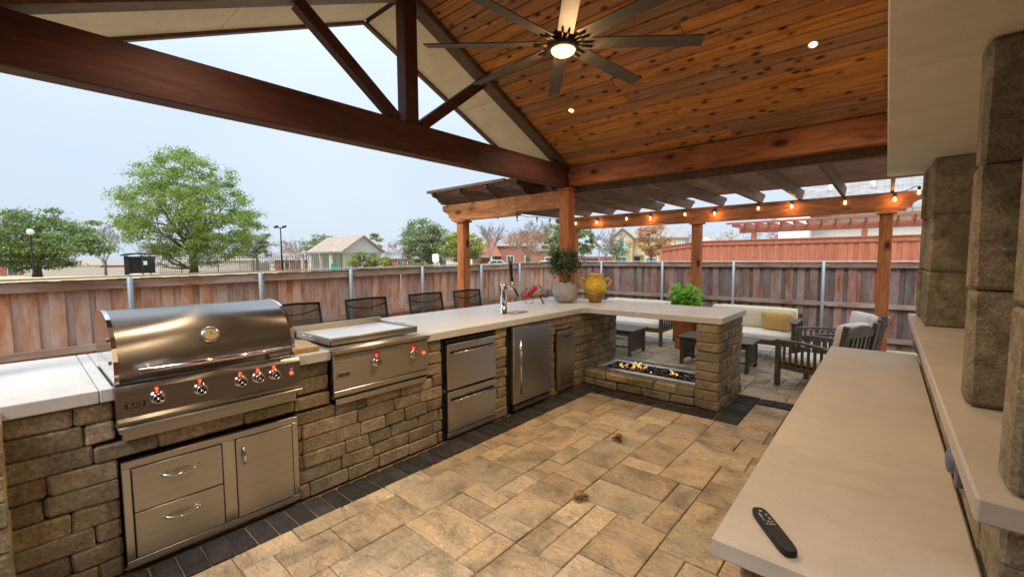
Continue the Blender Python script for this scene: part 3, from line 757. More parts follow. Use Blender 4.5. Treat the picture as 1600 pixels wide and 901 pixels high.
# griddle
gd = thing('flat_top_griddle', 'stainless drop-in griddle with two red-tagged knobs beside the grill', 'griddle', (-3.0, 1.7, .56))
y0, y1 = 1.312, 2.086
bx('body', 'steel', gd, -3.34, -2.72, y0 + .006, y1 - .006, .60, .932, .003)
MB().prism([(-2.735, .945), (-2.685, .944), (-2.668, .93), (-2.668, .912), (-2.690, .895), (-2.735, .893)], y0, y1, 'Y').build('front_ledge', 'steel', gd)
bx('control_panel', 'steel', gd, -2.73, -2.692, y0 + .003, y1 - .003, .662, .890, .003)
bx('lower_panel', 'steel', gd, -2.73, -2.690, y0 + .003, y1 - .003, .618, .656, .003)
bx('trim_frame', 'steel', gd, -2.74, -2.700, y0 + .02, y1 - .015, .560, .602, .003)
bx('drip_slot', 'dark', gd, -2.735, -2.71, y0 + .01, y1 - .01, .604, .616, 0)
bx('griddle_plate', 'rim', gd, -3.30, -2.76, y0 + .03, y1 - .05, .972, .982, .002)  # whitened steel: the sky's reflection is in the base colour
for a in ((-2.772, -2.76, y0 + .03, y1 - .05, .95, .998), (-3.30, -2.773, y0 + .022, y0 + .0295, .95, .998), (-3.30, -2.773, y1 - .0495, y1 - .042, .95, .998)):
    bx('tray_wall', 'steel', gd, *a, .0015)
bx('back_splash', 'steel', gd, -3.325, -3.305, y0 + .01, y1 - .03, .935, 1.025, .002)
for y in (y0 + .07, y1 - .09): MB().lathe([(.012, 0), (.012, .024)], (-2.79, y, .944), 12).build('foot', 'gold', gd)
for s, y in ((-1, y0 + .015), (1, y1 - .033)):
    MB().tube([(-3.12, y, .985), (-3.12, y + s * .035, .992), (-3.0, y + s * .035, .992), (-3.0, y, .985)], .005, 6).build('tray_handle', 'chrome', gd)
for y in (1.632, 1.945):
    k = knob(gd, -2.692, y, .80, .027, False)
    m = MB(); m.tube([(-2.655, y - .005, .82), (-2.66, y - .012, .845), (-2.675, y - .004, .875), (-2.668, y + .012, .86), (-2.655, y + .004, .835)], .0028, 6)
    m.box(-2.66, -2.655, y - .03, y - .004, .872, .880).build('warning_tag', 'red', k)
MB().lathe([(.012, 0), (.012, .004), (.008, .006)], (-2.692, 2.04, .795), 16, (1, 0, 0)).build('switch', 'led', gd)
lp = bx('logo_plate', 'chrome', gd, -2.693, -2.689, 1.335, 1.428, .745, .775, .001)
text_obj('BLAZE', .028, 'blackmet', lp, (-2.688, 1.386, .760), FX, sx=.9)
# refrigerated drawers
fd = thing('drawer_refrigerator', 'stainless two-drawer refrigerator set into the stone wall', 'drawer fridge', (-3.0, 2.57, 0))
bx('cabinet', 'dark', fd, -3.28, -2.745, 2.262, 2.878, .004, .858, .002)
D = -2.70
for z0, z1 in ((.43, .812), (.075, .412)):
    f = bx('drawer_front', 'steel', fd, -2.742, D, 2.285, 2.868, z0, z1 - .0, .003)
    bx('finger_recess', 'dark', f, D - .004, D + .001, 2.315, 2.845, z1 - .078, z1 - .056, 0)
    h = MB().tube([(D + .038, 2.325, z1 - .07), (D + .038, 2.855, z1 - .07)], .008, 10).build('handle', 'chrome', f)
    for y in (2.36, 2.82): MB().tube([(D, y, z1 - .07), (D + .037, y, z1 - .07)], .006, 6).build('handle_stud', 'chrome', f)
bx('kick_plate', 'steel', fd, -2.742, -2.71, 2.285, 2.868, .02, .062, .003)
bx('top_grille', 'blackmet', fd, -2.742, -2.72, 2.285, 2.868, .822, .85, .002)
for z in (.42,): MB().lathe([(.008, 0), (.008, .006)], (-2.742, 2.275, z), 10, (1, 0, 0)).build('hinge_bolt', 'chrome', fd)
# fridge
fr = thing('undercounter_fridge', 'single-door stainless fridge with long vertical bar handle under counter', 'fridge', (-3.0, 3.4, 0))
bx('cabinet', 'dark', fr, -3.28, -2.745, 3.068, 3.722, .004, .858, .002)
f = bx('door', 'steel', fr, -2.742, -2.682, 3.100, 3.712, .098, .836, .004)
MB().tube([(-2.638, 3.158, .20), (-2.638, 3.158, .73)], .010, 10).build('handle', 'chrome', f)
for z in (.27, .66): MB().tube([(-2.682, 3.158, z), (-2.638, 3.158, z)], .006, 6).build('handle_stud', 'chrome', f)
k = bx('vent_grille', 'blackmet', fr, -2.742, -2.70, 3.10, 3.712, .02, .085, .002)
for i in range(16): bx('vent_slat', 'steel', k, -2.699, -2.694, 3.125 + i * .036, 3.148 + i * .036, .03, .072, .001)
bx('top_trim', 'steel', fr, -2.742, -2.70, 3.100, 3.712, .842, .852, .002)
# narrow access door
td = thing('narrow_access_door', 'narrow tall stainless access door beside the fire pit corner', 'access door', (-2.72, 4.03, .05))
for a in ((3.868, 4.195, .05, .075), (3.868, 4.195, .69, .715)): bx('frame_bar', 'steel', td, -2.73, -2.702, a[0], a[1], a[2], a[3], .002)
for a in ((3.868, 3.893, .076, .689), (4.17, 4.195, .076, .689)): bx('frame_bar', 'steelZ', td, -2.73, -2.702, a[0], a[1], a[2], a[3], .002)
bx('backing', 'dark', td, -2.80, -2.735, 3.872, 4.19, .054, .71, 0)
f = bx('door', 'steelZ', td, -2.732, -2.698, 3.898, 4.165, .081, .684, .003)
handle_bow(f, -2.699, 3.975, 4.09, .652, .652, .02, .005, 'blackmet')

# ================================================================== COUNTER ITEMS
cb = MB().box(-3.10, -2.775, 1.115, 1.285, .932, .962, .004, rot=(0, 0, -.12)).build('cutting_board', 'board')
tag(cb, 'pale wooden cutting board lying between grill and griddle', 'cutting board')
bt = thing('beer_tap_tower', 'polished steel beer tap tower with black handle on the counter', 'beer tap', (-3.08, 3.40, .93))
MB().lathe([(.048, 0), (.048, .008), (.038, .012), (.037, .30), (.039, .305), (.037, .318), (.01, .320)], (-3.08, 3.40, .931), 24).build('tower_column', 'chrome', bt)
MB().tube([(-3.05, 3.43, 1.205), (-3.02, 3.468, 1.205), (-3.005, 3.482, 1.20)], [.014, .016, .012], 10).build('faucet', 'chrome', bt)
MB().tube([(-3.005, 3.482, 1.20), (-2.99, 3.50, 1.17), (-2.98, 3.515, 1.12)], [.01, .011, .009], 8).build('spout', 'blackmet', bt)
MB().tube([(-3.015, 3.475, 1.215), (-3.02, 3.47, 1.28)], .008, 8).build('lever', 'chrome', bt)
MB().tube([(-3.02, 3.47, 1.278), (-3.02, 3.47, 1.30), (-3.024, 3.468, 1.33), (-3.03, 3.466, 1.42), (-3.035, 3.464, 1.475), (-3.036, 3.462, 1.495)], [.013, .018, .015, .021, .016, .005], 10).build('tap_handle', 'blackmet', bt)
dt = MB().box(-3.11, -2.955, 3.45, 3.66, .9325, .945, .003, rot=(0, 0, .0)).build('drip_tray', 'steel')
tag(dt, 'flat steel drip tray beside the beer tap tower', 'drip tray')
# wine rack with red bottle figure
wr = thing('wire_wine_holder', 'dark wire scroll wine holder carrying a glossy red figure', 'wine holder', (-3.5, 4.45, .93))
def P_(px, py, y): v = px_to_xy(px, py, y); return v
pl = lambda px, py: P_(px, py, 4.45)
def curl(cx_, cy_, r, a0, a1, n=16, rx=1.0):
    return [pl(cx_ + rx * r * math.cos(a0 + (a1 - a0) * i / n), cy_ + r * math.sin(a0 + (a1 - a0) * i / n)) for i in range(n + 1)]
for c in ((826, 455, 5, 2, 7.5), (835, 451, 4.5, 2.5, 7), (843, 452, 5, 2.6, 7.4), (851, 458, 6, 0, 6.2), (853, 460, 4, 1, 6), (827, 468, 6, 0, 3), (850, 464, 5, -.5, 3), (818, 460, 4, 2.5, 6), (840, 449, 4.5, 3, 6.8)):
    MB().tube(curl(*c), .0035, 5).build('wire_scroll', 'wire', wr)
MB().tube([pl(817, 463), pl(830, 464), pl(845, 462), pl(865, 460)], .006, 6).build('wire_rail', 'wire', wr)
MB().tube([pl(844, 463), pl(847, 469), pl(848.5, 473.5), pl(851, 474)], [.008, .009, .009, .006], 6).build('leg', 'wire', wr)
bo = thing('red_lobster_figure', 'glossy red lobster-shaped ornament held in the wire holder', 'ornament', (-3.55, 4.42, 1.0))
P2 = lambda px, py: P_(px, py, 4.41)
MB().tube([P2(815.5, 470), P2(819, 466), P2(821, 464), P2(824, 461.5), P2(827, 459)], [.006, .012, .028, .035, .027], 10).build('tail', 'red', bo)
MB().tube([P2(827.6, 458.6), P2(830, 456), P2(834, 452), P2(837, 449.5), P2(838.5, 448.5)], [.026, .034, .035, .028, .01], 10).build('body', 'red', bo)
for c in ((829, 455), (833, 458)):
    MB().tube([P2(c[0], c[1]), P2(c[0] - 3, c[1] + 4), P2(c[0] - 1, c[1] + 7)], .005, 5).build('claw', 'wire', bo)
# planter pot with topiary
pc = Vector((-3.235, 4.80, .93))
pot = thing('potted_topiary', 'small round olive-leaved topiary in a grey concrete globe pot', 'potted plant', pc)
MB().lathe([(.085, 0), (.13, .03), (.168, .09), (.175, .14), (.163, .20), (.140, .238), (.128, .245), (.12, .235), (.10, .22)], pc + Vector((0, 0, .0015)), 28).build('pot', 'concrete', pot)
m = MB()
for _ in range(70):
    a, rr = R.uniform(0, 6.28), .125 * math.sqrt(R.random()); s = R.uniform(.012, .02)
    m.lathe([(s * .5, -s * .5), (s, 0), (s * .5, s * .5)], pc + Vector((rr * math.cos(a), rr * math.sin(a), .242 + R.uniform(0, .014))), 6)
tag(m.build('pebbles', 'pebble', pot), kind='stuff')
m = MB()
for a in (0, 2.1, 4.2): m.tube([pc + Vector((.012 * math.cos(a), .012 * math.sin(a), .23)), pc + Vector((.03 * math.cos(a + 1), .03 * math.sin(a + 1), .33)), pc + Vector((.07 * math.cos(a + 1.5), .07 * math.sin(a + 1.5), .50))], [.008, .007, .004], 6)
m.build('stem', 'bark', pot)
def leaf_ball(n, cen, rx, ry, rz, ls, lw, r, shell=.5, nclump=0, csd=.1, flat=False):
    m = MB(); cl = []
    for _ in range(nclump):
        while True:
            v = Vector((r.uniform(-1, 1), r.uniform(-1, 1), r.uniform(-1, 1)))
            if shell < v.length < 1: break
        cl.append(v)
    for i in range(n):
        if cl: v = r.choice(cl) + Vector((r.gauss(0, csd), r.gauss(0, csd), r.gauss(0, csd)))
        else:
            while True:
                v = Vector((r.uniform(-1, 1), r.uniform(-1, 1), r.uniform(-1, 1)))
                if shell * r.random() < v.length < 1: break
        p = Vector(cen) + Vector((v.x * rx, v.y * ry, v.z * rz))
        q = Euler((r.uniform(-1.2, 1.2) if not flat else r.uniform(-.5, .5), r.uniform(-1.2, 1.2) if not flat else r.uniform(-.5, .5), r.uniform(0, 6.28))).to_matrix(); s = r.uniform(.7, 1.3)
        m.add([p + q @ Vector(k) for k in ((-ls * s, 0, 0), (0, -lw * s, ls * .12), (ls * s, 0, 0), (0, lw * s, ls * .12))], [(0, 1, 2, 3)])
    return m
leaf_ball(2300, pc + Vector((-.005, 0, .535)), .19, .19, .165, .026, .008, R, .3, 52, .22).build('crown', 'leaf_top', pot, fixn=False)
# yellow jug
jc = Vector((-2.92, 5.05, .93))
jug = thing('yellow_jug', 'yellow glazed two-handled clay jug on the counter corner', 'jug', jc)
MB().lathe([(.072, 0), (.095, .04), (.125, .10), (.143, .155)], jc + Vector((0, 0, .0015)), 28).build('jug_base', 'jugbase', jug, label='unglazed brown lower part of the jug')
MB().lathe([(.1432, .1535), (.149, .19), (.145, .24), (.128, .28), (.108, .305), (.10, .32), (.102, .36), (.108, .375), (.104, .383), (.092, .38), (.09, .34)], jc, 28).build('jug_body', 'yellow', jug)
for s in (-1, 1):
    d = Vector((.76, .65, 0)) * s
    MB().tube([jc + d * .132 + Vector((0, 0, .20)), jc + d * .185 + Vector((0, 0, .235)), jc + d * .205 + Vector((0, 0, .29)), jc + d * .17 + Vector((0, 0, .325)), jc + d * .118 + Vector((0, 0, .298))], .0155, 10).build('handle', 'yellow', jug)

# ================================================================== BAR CHAIRS
def make_chair():
    t = thing('sling_bar_chair', 'x', 'bar chair', (0, 0, 0), 'black sling bar chairs behind the counter')
    W2 = .24
    for s in (-1, 1):
        MB().tube([(-.22, s * W2, -.1), (-.25, s * W2, .55), (-.27, s * W2, .75), (-.33, s * (W2 - .005), 1.10)], .013, 8).build('back_post', 'blackmet', t)
        MB().tube([(.22, s * W2, -.1), (.22, s * W2, .80), (.18, s * W2, .83), (-.26, s * W2, .80)], .013, 8).build('arm', 'blackmet', t)
    MB().tube([(-.33, -W2, 1.10), (-.335, 0, 1.108), (-.33, W2, 1.10)], .013, 8).build('top_rail', 'blackmet', t)
    m = MB(); n = 6
    for i in range(n + 1):
        f = i / n; z = .62 + .475 * f; x = -.258 - .072 * f - .0
        m.v += [Vector((x, -W2 + .012, z)), Vector((x - .02 * math.sin(PI * f) - .0, 0, z)), Vector((x, W2 - .012, z))]
    for i in range(n):
        for k in (0, 1):
            a = i * 3 + k; m.sm.add(len(m.f)); m.f.append([a, a + 1, a + 4, a + 3])
    m.build('sling_back', 'sling', t, fixn=False)
    MB().tube([(-.315, -W2 + .01, 1.045), (-.325, -.12, 1.015), (-.33, 0, 1.0), (-.325, .12, 1.015), (-.315, W2 - .01, 1.045)], .006, 6).build('sling_seam', 'blackmet', t)
    MB().box(-.25, .22, -W2 + .01, W2 - .01, .60, .612, .003).build('seat', 'sling', t)
    MB().tube([(.22, -W2, .22), (.22, W2, .22)], .011, 8).build('foot_rest', 'blackmet', t)
    for s in (-1, 1): MB().tube([(-.235, s * W2, .25), (.22, s * W2, .25)], .010, 6).build('side_stretcher', 'blackmet', t)
    return t
ch = make_chair()
labs = ['black sling bar chair half hidden behind the grill hood', 'black sling bar chair behind the griddle, second from the grill', 'black sling bar chair third along from the grill', 'black sling bar chair nearest the pergola post and tap tower']
for i, y in enumerate((1.69, 2.44, 3.21, 3.905)):
    o = ch if i == 0 else copy_tree(ch)
    o.location = (-3.86, y, 0); o['label'] = labs[i]; o.rotation_euler = (0, 0, (0, .02, -.03, .02)[i])

# ================================================================== PAVILION
pv = thing('timber_pavilion', 'gabled timber pavilion with stained truss and knotty plank ceiling', 'pavilion', (-1.5, 2.515, 0))
ZR, YR, S = 3.985, 2.515, .4516
zc = lambda y: ZR - S * abs(y - YR)
bx('tie_beam', 'beam', pv, -3.55, -3.40, -.26, 5.129, 2.508, 2.795, .006)
bx('king_post', 'beamZ', pv, -3.545, -3.405, YR - .07, YR + .07, 2.796, 3.93, .005)
ang = math.atan(S)
for s in (-1, 1):
    a = Vector((-3.475, YR + s * .13, 2.80)); b = Vector((-3.475, YR + s * 1.00, zc(YR + 1.0) - .06))
    d = (b - a); L = d.length; m4 = Matrix.Translation((a + b) / 2) @ Matrix.Rotation(math.atan2(d.z, d.y), 4, 'X')
    MB().box(-.045, .045, -L / 2, L / 2, -.05, .05, .004, M4=m4).build('brace', 'beam', pv)
# eave beams and posts
bx('eave_beam', 'beamX', pv, -3.398, 2.0, 5.132, 5.27, 2.527, 2.785, .006)
bx('eave_beam', 'beamX', pv, -3.398, 2.0, -.26, -.12, 2.527, 2.785, .006)
px0, px1, py0, py1 = -3.555, -3.395, 5.12, 5.28
bx('post', 'postZ', pv, px0, px1, py0, py1, .932, 2.505, .006)
bx('post_cap', 'postZ', pv, px0 - .035, px1 + .035, py0 - .035, py1 + .035, 2.478, 2.506, .003)
bx('post_base', 'postZ', pv, px0 - .03, px1 + .03, py0 - .03, py1 + .03, .931, .985, .004)
bx('post', 'postZ', pv, px0, px1, -.42, -.262, 0, 2.505, .006)
# ceiling boards
def slope_board(name, mat, x0, x1, u0, u1, side, th=.02, drop=0, c=.003, par=pv):
    # u measured down slope from the ridge
    ca, sa = math.cos(ang), math.sin(ang)
    m4 = Matrix.Translation((0, YR, ZR - drop)) @ (Matrix.Identity(4) if side > 0 else Matrix.Rotation(PI, 4, 'Z')) @ Matrix.Rotation(-ang, 4, 'X')
    if side < 0: x0, x1 = -x1, -x0
    return MB().box(x0, x1, u0, u1, 0, th, c, M4=m4).build(name, mat, par)
SL = 2.70 / math.cos(ang); nb = 25; bw = SL / nb
for side in (1, -1):
    for i in range(nb):
        cuts_ = sorted([-3.395] + [R.uniform(-2.4, 1.2) for _ in range(R.choice((0, 1, 1)))] + [2.0])
        for a, b in zip(cuts_[:-1], cuts_[1:]):
            if b - a < .15: continue
            slope_board('ceiling_board', 'ceil', a + .001, b - .001, i * bw + .003, (i + 1) * bw - .003, side, c=.006)
    slope_board('roof_deck', 'mortar', -4.2, 2.0, 0, SL + .30, side, .03, -.032, 0)
    slope_board('rake_trim', 'trimY', -3.55, -3.40, 0.02, SL - .0, side, .055, .056)
    for a, b in ((0.03, 1.45), (1.455, SL + .28)): slope_board('soffit_panel', 'soffit', -4.17, -3.553, a, b, side, .012, .0)
    slope_board('fascia', 'trimY', -4.225, -4.172, 0.0, SL + .31, side, .13, .028)
    slope_board('fascia_cap', 'soffit', -4.24, -4.1725, .0, SL + .31, side, .02, -.105)
    slope_board('eave_soffit', 'soffit', -4.17, 2.0, SL + .04, SL + .28, side, .012, 0)
    slope_board('shingle_roof', 'shingle', -4.25, 2.02, 0, SL + .33, side, .02, -.066, 0)
# recessed lights and the light they give
def spot(loc, e, size=2.4, col=WARM, rad=.05, blend=.8, name='downlight'):
    l = bpy.data.lights.new(name, 'SPOT'); l.energy = e; l.spot_size = size; l.spot_blend = blend; l.color = col; l.shadow_soft_size = rad
    o = bpy.data.objects.new(name, l); COL.objects.link(o); o.location = loc; return o
lab = ['warm recessed downlight in the ceiling near the truss', 'warm recessed downlight in the ceiling nearest the stone fireplace', 'warm recessed downlight in the near roof slope by the grill', 'warm recessed downlight in the near roof slope over the camera side']
for i, (x, y) in enumerate(((-2.784, 4.25), (-.511, 4.25), (-2.784, .78), (-.511, .78))):
    s = 1 if y > YR else -1; nrm = Vector((0, -s * math.sin(ang), -math.cos(ang)))
    p = Vector((x, y, zc(y))) + nrm * .001
    r_ = thing('recessed_light', lab[i], 'downlight', p, 'recessed downlights in the plank ceiling')
    MB().lathe([(.036, 0), (.038, .006), (.030, .008), (.027, .002)], p, 24, nrm, caps=False).build('trim_ring', 'white', r_)
    MB().lathe([(.001, .004), (.028, .004)], p, 20, nrm, caps=False).build('lens', 'recess', r_)
    spot(p + Vector((0, 0, -.03)), 40)
# ceiling fan
fc = Vector((-1.715, YR, 2.93))
fan = thing('ceiling_fan', 'large eight-blade grey ceiling fan with glowing warm light', 'ceiling fan', fc)
MB().lathe([(.022, .12), (.022, ZR - fc.z - .06), (.07, ZR - fc.z - .05), (.075, ZR - fc.z - .02)], fc, 16).build('downrod', 'fanmet', fan)
MB().lathe([(.088, -.005), (.10, .01), (.105, .05), (.09, .085), (.06, .12), (.03, .14)], fc, 28).build('motor', 'fanmet', fan)
MB().lathe([(.02, -.034), (.06, -.030), (.078, -.016), (.082, -.004)], fc, 28).build('lamp_lens', 'lens', fan)
for k in range(8):
    a = math.radians(40 + 45 * k); m4 = Matrix.Translation(fc + Vector((0, 0, .04))) @ Matrix.Rotation(a, 4, 'Z') @ Matrix.Rotation(math.radians(-13), 4, 'X')
    m = MB(); m.add([m4 @ Vector(v) for v in [(.15, -.052, -.003), (.93, -.062, -.003), (.945, .04, -.003), (.15, .052, -.003), (.15, -.052, .005), (.93, -.062, .005), (.945, .04, .005), (.15, .052, .005)]], [(0, 1, 2, 3)[::-1], (4, 5, 6, 7), (0, 1, 5, 4), (1, 2, 6, 5), (2, 3, 7, 6), (3, 0, 4, 7)])
    b = m.build('blade', 'blade', fan)
    m = MB(); m.tube([m4 @ Vector((.08, -.012, -.008)), m4 @ Vector((.20, -.022, -.010))], .008, 6); m.tube([m4 @ Vector((.08, .012, -.008)), m4 @ Vector((.20, .022, -.010))], .008, 6)
    m.build('blade_arm', 'fanmet', b)
spot(fc + Vector((0, 0, -.06)), 95, 2.9, WARM, .08, 1, 'fan_lamp')
l = bpy.data.lights.new('fan_glow', 'POINT'); l.energy = 9; l.color = (1, .6, .28); l.shadow_soft_size = .1
o = bpy.data.objects.new('fan_glow', l); COL.objects.link(o); o.location = fc + Vector((0, 0, -.10))

# ================================================================== PERGOLA
pg = thing('cedar_pergola', 'stained cedar pergola with slatted roof over the sofas', 'pergola', (-2.8, 7, 0))
def corbel_beam(name, mat, x0, x1, y0, y1, z0, z1, par, left=True, right=False):
    h = z1 - z0; L = [(x0, z1), (x0 - .0, z1 - .3 * h), (x0 + .05, z1 - .42 * h), (x0 + .11, z1 - .48 * h), (x0 + .16, z1 - .62 * h), (x0 + .17, z1 - .82 * h), (x0 + .23, z1 - .84 * h), (x0 + .23, z0)] if left else [(x0, z1), (x0, z0)]
    Rr = [(x1, z0), (x1, z1)] if not right else [(x1 - .23, z0), (x1 - .23, z1 - .84 * h), (x1 - .17, z1 - .82 * h), (x1 - .16, z1 - .62 * h), (x1 - .11, z1 - .48 * h), (x1 - .05, z1 - .42 * h), (x1, z1 - .3 * h), (x1, z1)]
    return MB().prism(L + Rr, y0, y1, 'Y').build(name, mat, par)
corbel_beam('near_beam', 'beamXl', -6.13, -4.38, 5.135, 5.265, 2.192, 2.478, pg)
bx('near_beam', 'beamXl', pg, -4.378, -3.558, 5.135, 5.265, 2.246, 2.48, .004)
corbel_beam('far_beam', 'beamX', -6.1, .42, 8.63, 8.77, 2.19, 2.47, pg, True, True)
for (x, y, zt, mt) in ((-5.66, 5.2, 2.19, 'postZ'), (-5.62, 8.7, 2.19, 'postZ'), (-2.80, 8.7, 2.19, 'postZ'), (-.03, 8.7, 2.19, 'postZ')):
    p = bx('post', mt, pg, x - .08, x + .08, y - .08, y + .08, -.25, zt - .035, .005)
    bx('post_cap', mt, pg, x - .12, x + .12, y - .11, y + .11, zt - .034, zt - .001, .003)
    if y > 6: bx('post_collar', mt, pg, x - .11, x + .11, y - .11, y + .11, .56, .59, .003)
def rafter(x, ya, yb, z0, z1, tail_near=True):
    h = z1 - z0
    near = [(ya, z1), (ya, z1 - .25 * h), (ya + .04, z1 - .4 * h), (ya + .10, z1 - .46 * h), (ya + .14, z1 - .6 * h), (ya + .15, z1 - .8 * h), (ya + .2, z1 - .85 * h), (ya + .2, z0)] if tail_near else [(ya, z1), (ya, z0)]
    far = [(yb - .2, z0), (yb - .2, z1 - .85 * h), (yb - .14, z1 - .7 * h), (yb - .1, z1 - .45 * h), (yb, z1 - .3 * h), (yb, z1)]
    return MB().prism(near + far, x - .022, x + .022, 'X').build('rafter', 'rafter', pg)
RX = [-6.0, -5.32, -4.72, -4.1, -3.62, -3.0, -2.4, -1.75, -1.15, -.57, .02, .62]
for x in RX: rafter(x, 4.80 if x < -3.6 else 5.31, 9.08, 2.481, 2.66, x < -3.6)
bx('ledger', 'rafter', pg, -3.54, 1.5, 5.275, 5.305, 2.44, 2.66, .003)
y = 4.84; n = 0
while y < 8.62:
    x0, x1 = (-6.12, -3.66) if y < 5.36 else (-6.12, 1.2)
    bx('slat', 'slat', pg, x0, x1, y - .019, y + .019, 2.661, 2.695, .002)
    y += .098
bx('front_trim', 'trimY', pg, -6.14, -4.3, 4.785, 4.81, 2.66, 2.705, .002)
# string lights
sl = thing('string_lights', 'black string lights with glowing bulbs clipped to the far pergola beam', 'string lights', (-2.7, 8.6, 2.35))
bp = [(-5.514, 2.312), (-4.956, 2.299), (-4.244, 2.335), (-3.718, 2.314), (-3.02, 2.343), (-2.478, 2.317), (-1.758, 2.355), (-1.261, 2.347), (-.551, 2.349), (.031, 2.345), (.29, 2.42)]
cable = []
for i, (x, z) in enumerate(bp):
    cable.append((x, 8.612, z + .11))
    if i < len(bp) - 1: cable.append(((x + bp[i + 1][0]) / 2, 8.612, (z + bp[i + 1][1]) / 2 + .085))
MB().tube(cable, .006, 5).build('cable', 'blackmet', sl)
def bulb(par, x, y, z, mat):
    s = MB().lathe([(.010, .105), (.018, .095), (.018, .05), (.014, .045)], (x, y, z), 10).build('socket', 'blackmet', par)
    MB().lathe([(.010, .047), (.017, .028), (.021, .006), (.016, -.012), (.004, -.020)], (x, y, z), 12).build('bulb', mat, s)
for x, z in bp:
    bulb(sl, x + .02, 8.585, z, 'bulb')
for i in (1, 3, 5, 7, 9):
    l = bpy.data.lights.new('bulb_light', 'POINT'); l.energy = 1.5; l.color = (1, .55, .2); l.shadow_soft_size = .03
    o = bpy.data.objects.new('bulb_light', l); COL.objects.link(o); o.location = (bp[i][0] + .02, 8.53, bp[i][1])
s2 = thing('string_lights', 'unlit string lights hanging along the left side of the pergola', 'string lights', (-5.7, 7.2, 2.35))
MB().tube([(-5.7, 5.3, 2.43), (-5.7, 6.72, 2.41), (-5.7, 7.1, 2.38), (-5.7, 7.38, 2.41), (-5.7, 7.85, 2.40), (-5.7, 8.6, 2.43)], .006, 5).build('cable', 'blackmet', s2)
for y, z in ((6.15, 2.30), (6.72, 2.29), (7.38, 2.30), (7.85, 2.29)): bulb(s2, -5.7, y, z, 'bulb_off')

# ================================================================== FIREPLACE / HEARTH (right)
fpl = thing('stone_fireplace', 'outdoor stone fireplace wall with cast hearth, ledge and block pilasters', 'fireplace', (.6, 3.4, 0))
HB = .66
for a, b in ((1.36, 3.232), (3.232, 5.12)): bx('hearth_slab', 'slab_warm', fpl, -.375, .2295, a + .0012, b - .0012, HB - .062, HB, .006)
stone_run(fpl, 'Y', 1.44, .2, -.31, .22, 0, HB - .064, .0995, [], (.2, .3), 21, 'stone', sgn=-1)
stone_run(fpl, 'X', -.31, .12, 1.45, 5.05, 0, HB - .064, .0995, [], (.2, .34), 22, 'stone', sgn=-1)
MB().box(-.25, .3, 1.66, 5.0, 0, HB - .066).build('wall_core', 'mortar', fpl)
# wall under the ledge
def blocks_x(x, y0, y1, z0, z1, course, seed):
    stone_run(fpl, 'X', x, .12, y0, y1, z0, z1, course, [], (.26, .42), seed, 'stone', sgn=-1, proud=.0015)
blocks_x(.2325, 1.5, 5.55, HB + .003, .905, .12, 31)
blocks_x(.236, 1.5, 1.66, 0.01, HB - .003, .12, 32)
stone_run(fpl, 'Y', 1.5, .12, .24, 1.2, 0, .905, .13, [], (.25, .4), 33, 'stone', sgn=-1)
MB().box(.252, 1.3, 1.64, 5.5, 0, .9).build('wall_core', 'panel', fpl)
for a, b in ((1.41, 3.0), (3.0, 4.4), (4.4, 5.62)): bx('ledge_slab', 'slab_warm', fpl, .176, 1.2, a + .0012, b - .0012, .908, .97, .006)
zs = [.972, 1.396, 1.842, 2.268]
for (y0, y1, dx) in ((1.455, 1.60, 0), (2.245, 2.385, -.002), (4.66, 5.30, .006), (5.33, 5.46, -.012)):
    for a, b in zip(zs[:-1], zs[1:]):
        stone_piece('pilaster_block', 'stone_big', fpl, .236 + dx + R.uniform(-.006, .004), .86, y0 + R.uniform(-.006, .006), y1, a + .002, b - .002, .010, .003)
MB().box(.87, 1.3, 1.45, 5.5, .975, 3.4).build('back_wall', 'stone_big', fpl)
for a, b in ((.35, 1.3), (1.3, 2.41), (2.41, 4.0), (4.0, 5.49)): bx('overhead_slab', 'panel', fpl, -.028, 1.3, a + .001, b - .001, 2.27, 2.335, .005)
MB().box(.03, 1.3, .4, 5.45, 2.337, 3.3).build('chimney_breast', 'panel', fpl)
bx('tie_bar', 'steel', fpl, .30, .50, 2.21, 2.244, 1.535, 1.542, .001)
oc = thing('outlet_cover', 'grey weatherproof outlet cover on the hearth wall nearest the remote', 'outlet cover', (.225, 2.2, .76), 'outlet covers under the stone ledge')
MB().lathe([(.05, 0), (.05, .012), (.042, .03), (.02, .036)], (.228, 2.2, .775), 20, (-1, 0, 0)).build('lid', 'outlet', oc)
bx('box', 'outlet', oc, .212, .23, 2.10, 2.15, .715, .825, .004)
oc2 = copy_tree(oc); oc2.location = (.225, 4.95, .76); oc2['label'] = 'grey weatherproof outlet cover at the far end of the hearth wall'
# remote
rm = thing('remote_control', 'slim black remote control lying on the near corner of the hearth', 'remote', (-.236, 1.515, HB))
c0 = Vector((-.296, 1.590, 0)); c1 = Vector((-.170, 1.405, 0)); d = (c1 - c0); L = d.length; aa = math.atan2(d.y, d.x)
m4 = Matrix.Translation(((c0 + c1) / 2) + Vector((0, 0, HB + .001))) @ Matrix.Rotation(aa, 4, 'Z')
prof = []; W_, hL = .0245, L / 2
for k in range(24):
    t = 2 * PI * k / 24; cx_ = math.copysign(abs(math.cos(t)) ** .35, math.cos(t)); sy = math.copysign(abs(math.sin(t)) ** .55, math.sin(t)); prof.append((hL * cx_, W_ * sy))
m = MB(); zz = [(0, .9), (.005, 1), (.016, 1), (.021, .93)]; n = 24
for z, s in zz: m.v += [m4 @ Vector((u * (1 - (1 - s) * .15), v * s, z)) for u, v in prof]
for i in range(3):
    for k in range(n):
        m.sm.add(len(m.f)); m.f.append([i * n + k, i * n + (k + 1) % n, (i + 1) * n + (k + 1) % n, (i + 1) * n + k])
m.f.append(list(range(n))[::-1]); m.f.append([3 * n + k for k in range(n)])
m.build('shell', 'remote', rm)
